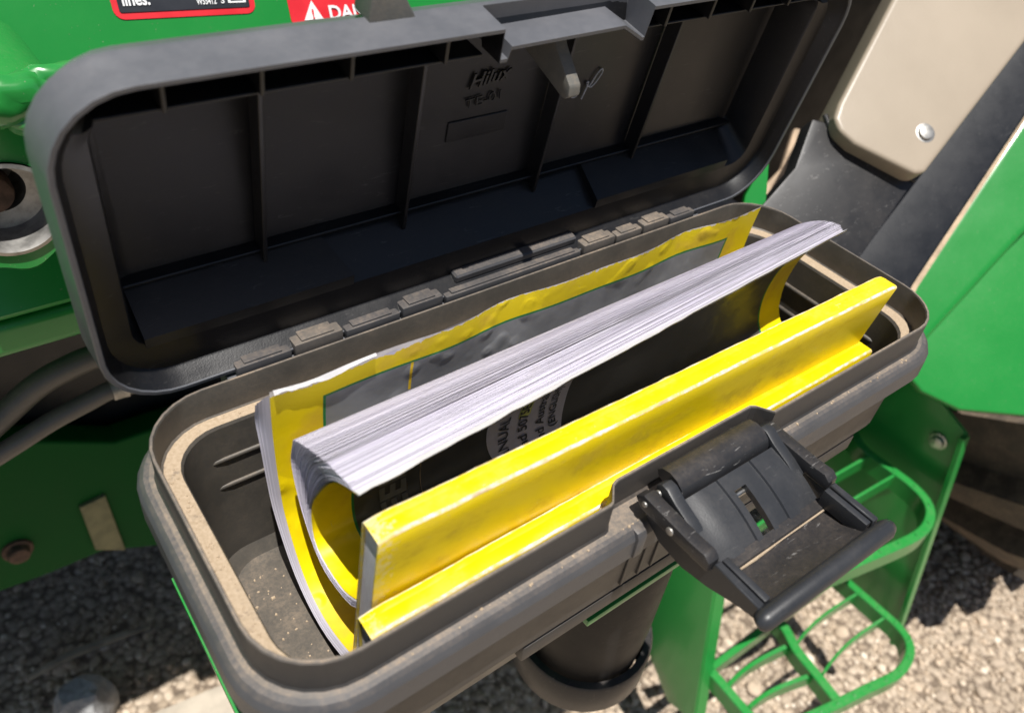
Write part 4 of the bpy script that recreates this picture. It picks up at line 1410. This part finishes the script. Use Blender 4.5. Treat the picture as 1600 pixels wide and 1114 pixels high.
# -- middle manual: pages fanned upwards, dark front cover curling under them
def make_manual_middle():
    t = empty('manual', (0, -0.01, -0.055), 'manual with white pages fanned open above a curled black cover', 'manual', 'manuals in the tool box')
    def S(pts):
        return spline([(0, a, b) for a, b in pts], 29)
    Lb, lbl = S([(-0.036, -0.0415), (-0.0235, -0.0545), (0.001, -0.059), (0.0175, -0.041), (0.0250, -0.015), (0.0200, 0.0055)])
    Lf, lfl = S([(-0.036, -0.0385), (-0.0170, -0.0516), (0.0060, -0.0495), (0.0085, -0.0280), (0.0, -0.0080), (-0.0165, 0.0166), (-0.0360, 0.0295)])
    Rb, _ = S([(-0.037, -0.0375), (-0.0245, -0.050), (-0.001, -0.054), (0.0145, -0.036), (0.0200, -0.005), (0.0125, 0.0220)])
    Rf, _ = S([(-0.037, -0.0345), (-0.0189, -0.0476), (0.001, -0.041), (0.0075, -0.0225), (0.0051, 0.0016), (-0.0045, 0.020), (-0.014, 0.032)])
    def warp(P):                                # pair the two curves so that sheets never cross the cover
        n = len(P)
        out = []
        for k in range(n):
            f = ((k / (n - 1)) ** 0.75) * (n - 1)
            j = min(n - 2, int(f))
            out.append(P[j].lerp(P[j + 1], f - j))
        return out
    Lb, Rb = warp(Lb), warp(Rb)
    NS = len(Lb)
    x0, x1 = -0.1510, 0.1570
    def pt(fx, p, k, cup=0.0):
        s = k / (NS - 1)
        # the sheets are pressed together near the spine and open towards the free edge
        q = min(1, max(0, (s - 0.62) / 0.25))
        pp = p if p >= 1.0 else p * (0.92 + 0.08 * q * q * (3 - 2 * q))
        a = Lb[k].lerp(Rb[k], fx)
        b = Lf[k].lerp(Rf[k], fx)
        q = a.lerp(b, pp)
        # intermediate sheets bulge up a little so that the fan reads as an arc
        arc = 4 * pp * (1 - pp) * max(0, s - 0.45) / 0.55
        up = (0.0030 * (1 - fx) + 0.0042 * fx) * arc
        x = x0 + (x1 - x0) * fx + 0.006 * fx * s * pp
        return (x, q.y + cup, q.z + up)
    # sheets
    V, F, T = [], [], []
    NP, NX = 260, 7
    ps = []
    acc = 0.0
    for i in range(NP):
        ff = i / NP
        gap = random.uniform(0.8, 1.15)
        if ff > 0.42 and random.random() < 0.20:
            gap += random.uniform(2.0, 5.0)
        acc += gap
        ps.append(acc)
    ps = [0.004 + 0.972 * a / ps[-1] for a in ps]
    for i, p in enumerate(ps):
        base = len(V)
        pn = p + min(0.96 * ((ps[i + 1] if i + 1 < NP else 0.985) - p), 0.0040)
        tone = (0.70 + 0.30 * random.random()) if p < 0.45 else (1.0 if random.random() < 0.5 else random.random() * 0.6)
        dl = random.uniform(-0.006, 0.0) - 0.10 * max(0.0, (p - 0.82) / 0.18)
        dxa, dxb = random.uniform(-0.0003, 0.0006), random.uniform(-0.0009, 0.0003)
        ph = random.uniform(0, 6)
        for kk in range(NS + 1):
            k = min(kk, NS - 1)
            s = k / (NS - 1)
            for jj in range(-1, NX):
                j = max(jj, 0)
                fx = j / (NX - 1)
                pe = pn if (kk == NS or jj < 0) else p
                x, y, z = pt(fx, pe, k)
                if k == NS - 1:
                    x2, y2, z2 = pt(fx, pe, k - 1)
                    y += (y - y2) * dl * 6; z += (z - z2) * dl * 6
                w = 0.00016 * s * s * math.sin(fx * 5 + ph) * (1 if p > 0.4 else 0.4)
                V.append((x + dxa * (1 - fx) + dxb * fx, y + w, z + w)); T.append(tone)
        grid(V, F, NX + 1, NS + 1, base)
    pg = mesh_obj('page_block', V, F, M['page'], t, smooth=False)
    set_tone(pg, T)
    pg['kind'] = 'stuff'
    # front cover with a ragged free edge
    NXC = 60
    def cov(fx, s, off=0.0):
        kf = min(NS - 1.0001, max(0, s * (NS - 1)))
        k = int(kf); w = kf - k
        a = Vector(pt(fx, 1.0, k)); b = Vector(pt(fx, 1.0, k + 1))
        p = a.lerp(b, w)
        d = (b - a).normalized()
        nn = Vector((0, -d.z, d.y)).normalized()      # printed side, towards the front
        return p + nn * off, nn
    length = 0.136
    V, F, UV = [], [], []
    for k in range(NS):
        s = k / (NS - 1)
        for i in range(NXC):
            fx = i / (NXC - 1)
            p, nn = cov(fx, s, 0.0003)
            if k == NS - 1:
                rag = 0.0022 * mnoise.noise((fx * 26, 2.2, 0)) + 0.0010 * mnoise.noise((fx * 80, 1.2, 0))
                q, _ = cov(fx, (k - 1) / (NS - 1), 0.0003)
                p = p + (p - q).normalized() * rag
            V.append(tuple(p))
            UV.append((0.312 * fx, length * (1 - s)))
    grid(V, F, NXC, NS, 0)
    cover = mesh_obj('front_cover', V, F, M['coverB'], t, smooth=True, uvs=UV)
    # white inner face of the cover, a hair above it, and last pages bent over with it
    V, F = [], []
    for k in range(NS):
        s = k / (NS - 1)
        for i in range(NXC):
            fx = i / (NXC - 1)
            p, nn = cov(fx, s, -0.0004)
            if k == NS - 1:
                rag = 0.0022 * mnoise.noise((fx * 26, 2.2, 0)) + 0.0010 * mnoise.noise((fx * 80, 1.2, 0)) + 0.0009
                q, _ = cov(fx, (k - 1) / (NS - 1), -0.0004)
                p = p + (p - q).normalized() * rag
            V.append(tuple(p))
    grid(V, F, NXC, NS, 0)
    mesh_obj('cover_lining', V, F, M['white_card'], t, smooth=True)
    # spine strip
    P = [(x0, -0.0364, -0.040), (0.0, -0.0364, -0.040), (x1, -0.0370, -0.036)]
    bm_obj('spine', bar_bm(P, 0.0012, 0.0062), M['yellow2'], t)
    # label with typed lines running up the cover
    def onto(fx0, s0, off):
        def f(x, y, z):
            p, nn = cov(fx0 - y / 0.31, s0 + x / length, off)
            return tuple(p)
        return f
    def patch(name, xa, xb, sa, sb, mat, off, parent, ell=0.35):
        V, F = [], []
        nu, nv = 20, 20
        for j in range(nv):
            for i in range(nu):
                u, v = i / (nu - 1) * 2 - 1, j / (nv - 1) * 2 - 1
                # squircle-shaped paper
                e = math.sqrt(max(1e-6, 1 - ell * v * v)); e2 = math.sqrt(max(1e-6, 1 - ell * u * u))
                x = (xa + xb) / 2 + (xb - xa) / 2 * u * e
                s = (sa + sb) / 2 + (sb - sa) / 2 * v * e2
                p, nn = cov((x - x0) / (x1 - x0), s, off)
                V.append(tuple(p))
        grid(V, F, nu, nv, 0)
        return mesh_obj(name, V, F, mat, parent, smooth=True)
    lab = patch('label', -0.0620, -0.0130, 0.26, 0.74, M['label'], 0.0007, t)
    patch('highlighter_mark', -0.0435, -0.0360, 0.47, 0.66, M['hilite'], 0.0010, lab, 0.1)
    def fxo(x):
        return (x - x0) / (x1 - x0)
    for txt, x, s, sz in (('MANUAL', -0.0490, 0.26, 0.0085), ('and 5075E', -0.0375, 0.30, 0.0080), ('and Australia', -0.0270, 0.30, 0.0076), ('(ENGLISH)', -0.0195, 0.36, 0.0064)):
        lettering(txt, sz, M['ink'], lab, onto(fxo(x), s, 0.0013), offset=0.00012)
    lettering('DEERE', 0.0185, M['greyprint'], cover, onto(fxo(-0.1060), 0.20, 0.0007), offset=0.0006)
    # thin fold line across the cover
    P = [cov(fxo(-0.098), s, 0.0006)[0] for s in [0.25 + 0.6 * k / 20 for k in range(21)]]
    bm_obj('fold_line', tube_bm(P, 0.00022, 5), M['tan'], cover)
make_manual_middle()

# -- two manuals spine-up at the front
def spine_manual(label, x0, x1, yf, thick, ztop, zbot, lean, yaw, mat, wear, sag=0.0):
    t = empty('manual', ((x0 + x1) / 2, yf + thick / 2, zbot), label, 'manual', 'manuals in the tool box')
    NX = 60
    # strips across the cover: front face, worn front edge, spine, worn back edge, back face
    def prof(fx):
        e = 0.0011
        sagz = -sag * 4 * fx * (1 - fx)
        zt = ztop + sagz + 0.0004 * mnoise.noise((fx * 14, 1.1, ztop))
        y0 = yf; y1 = yf + thick
        ln = lambda z: (zt - z) * lean
        pts = [(y0 + ln(zbot), zbot), (y0 + ln(zt - 0.030), zt - 0.030), (y0 + ln(zt - 0.012) - 0.0001, zt - 0.012), (y0, zt - e), (y0 + e * 0.35, zt - e * 0.3), (y0 + e, zt),
               (y0 + thick * 0.60, zt + 0.0001), (y0 + thick * 0.62, zt - 0.0001), (y0 + thick * 0.64, zt + 0.0001), (y1 - e, zt), (y1 - e * 0.3, zt - e * 0.3), (y1, zt - e), (y1 + ln(zbot), zbot)]
        return pts
    V, F, UV, fm = [], [], [], []
    npf = 13
    for i in range(NX):
        fx = i / (NX - 1)
        x = x0 + (x1 - x0) * fx
        dy = math.tan(math.radians(yaw)) * (x - x0)
        endc = 0.0016 * max(0, 1 - i / 1.2) + 0.0016 * max(0, 1 - (NX - 1 - i) / 1.2)
        for q, (y, z) in enumerate(prof(fx)):
            jit = 0.00035 * mnoise.noise((fx * 60, q * 1.7, 0.2)) if 2 < q < 11 else 0
            V.append((x, y + dy + jit * 0.5, z + jit - (endc if 3 <= q <= 11 else 0) * 0.6))
            UV.append((fx, q / (npf - 1)))
    for i in range(NX - 1):
        for q in range(npf - 1):
            a = i * npf + q
            F.append((a, a + npf, a + npf + 1, a + 1))
            fm.append(1 if q in (3, 4, 9, 10) else 0)
    cov = mesh_obj('cover', V, F, None, t, mats=[mat, M['worn']], fmat=fm, uvs=UV, auto=50)
    sm = cov.modifiers.new('thick', 'SOLIDIFY')
    sm.thickness = 0.0006
    sm.offset = -1
    # page block just inside the cover
    V, F, UV = [], [], []
    ins = 0.0008
    for i, fx in enumerate((0.0, 0.5, 1.0)):
        x = x0 + (x1 - x0) * fx + (0.0012 if i == 0 else (-0.0012 if i == 2 else 0))
        dy = math.tan(math.radians(yaw)) * (x - x0)
        sagz = -sag * 4 * fx * (1 - fx)
        for (y, z) in ((yf + ins + (ztop - zbot) * lean, zbot), (yf + ins, ztop - 0.002 + sagz), (yf + thick - ins, ztop - 0.002 + sagz), (yf + thick - ins + (ztop - zbot) * lean, zbot)):
            V.append((x, y + dy, z))
    uvq = [(0, 0), (1, 0), (1, 1), (0, 1)]
    UV = [uvq[k % 4] for k in range(12)]
    for i in range(2):
        for q in range(4):
            a = i * 4 + q; b = i * 4 + (q + 1) % 4
            F.append((a, b, b + 4, a + 4))
    F += [(3, 2, 1, 0), (8, 9, 10, 11)]
    mesh_obj('page_block', V, F, M['pageedge'], t, uvs=UV)
    return t
spine_manual('thick yellow manual standing spine up, taller of the two in front', -0.1535, 0.1525, -0.0538, 0.0112, 0.0252, -0.100, 0.12, -0.5, M['yellow'], 0.5, 0.0006)
spine_manual('thin clean yellow manual spine up against the front rim, lowest in the box', -0.1605, 0.1560, -0.0608, 0.0108, -0.0185, -0.104, 0.0, 0.3, M['yellow2'], 0.3, 0.0)
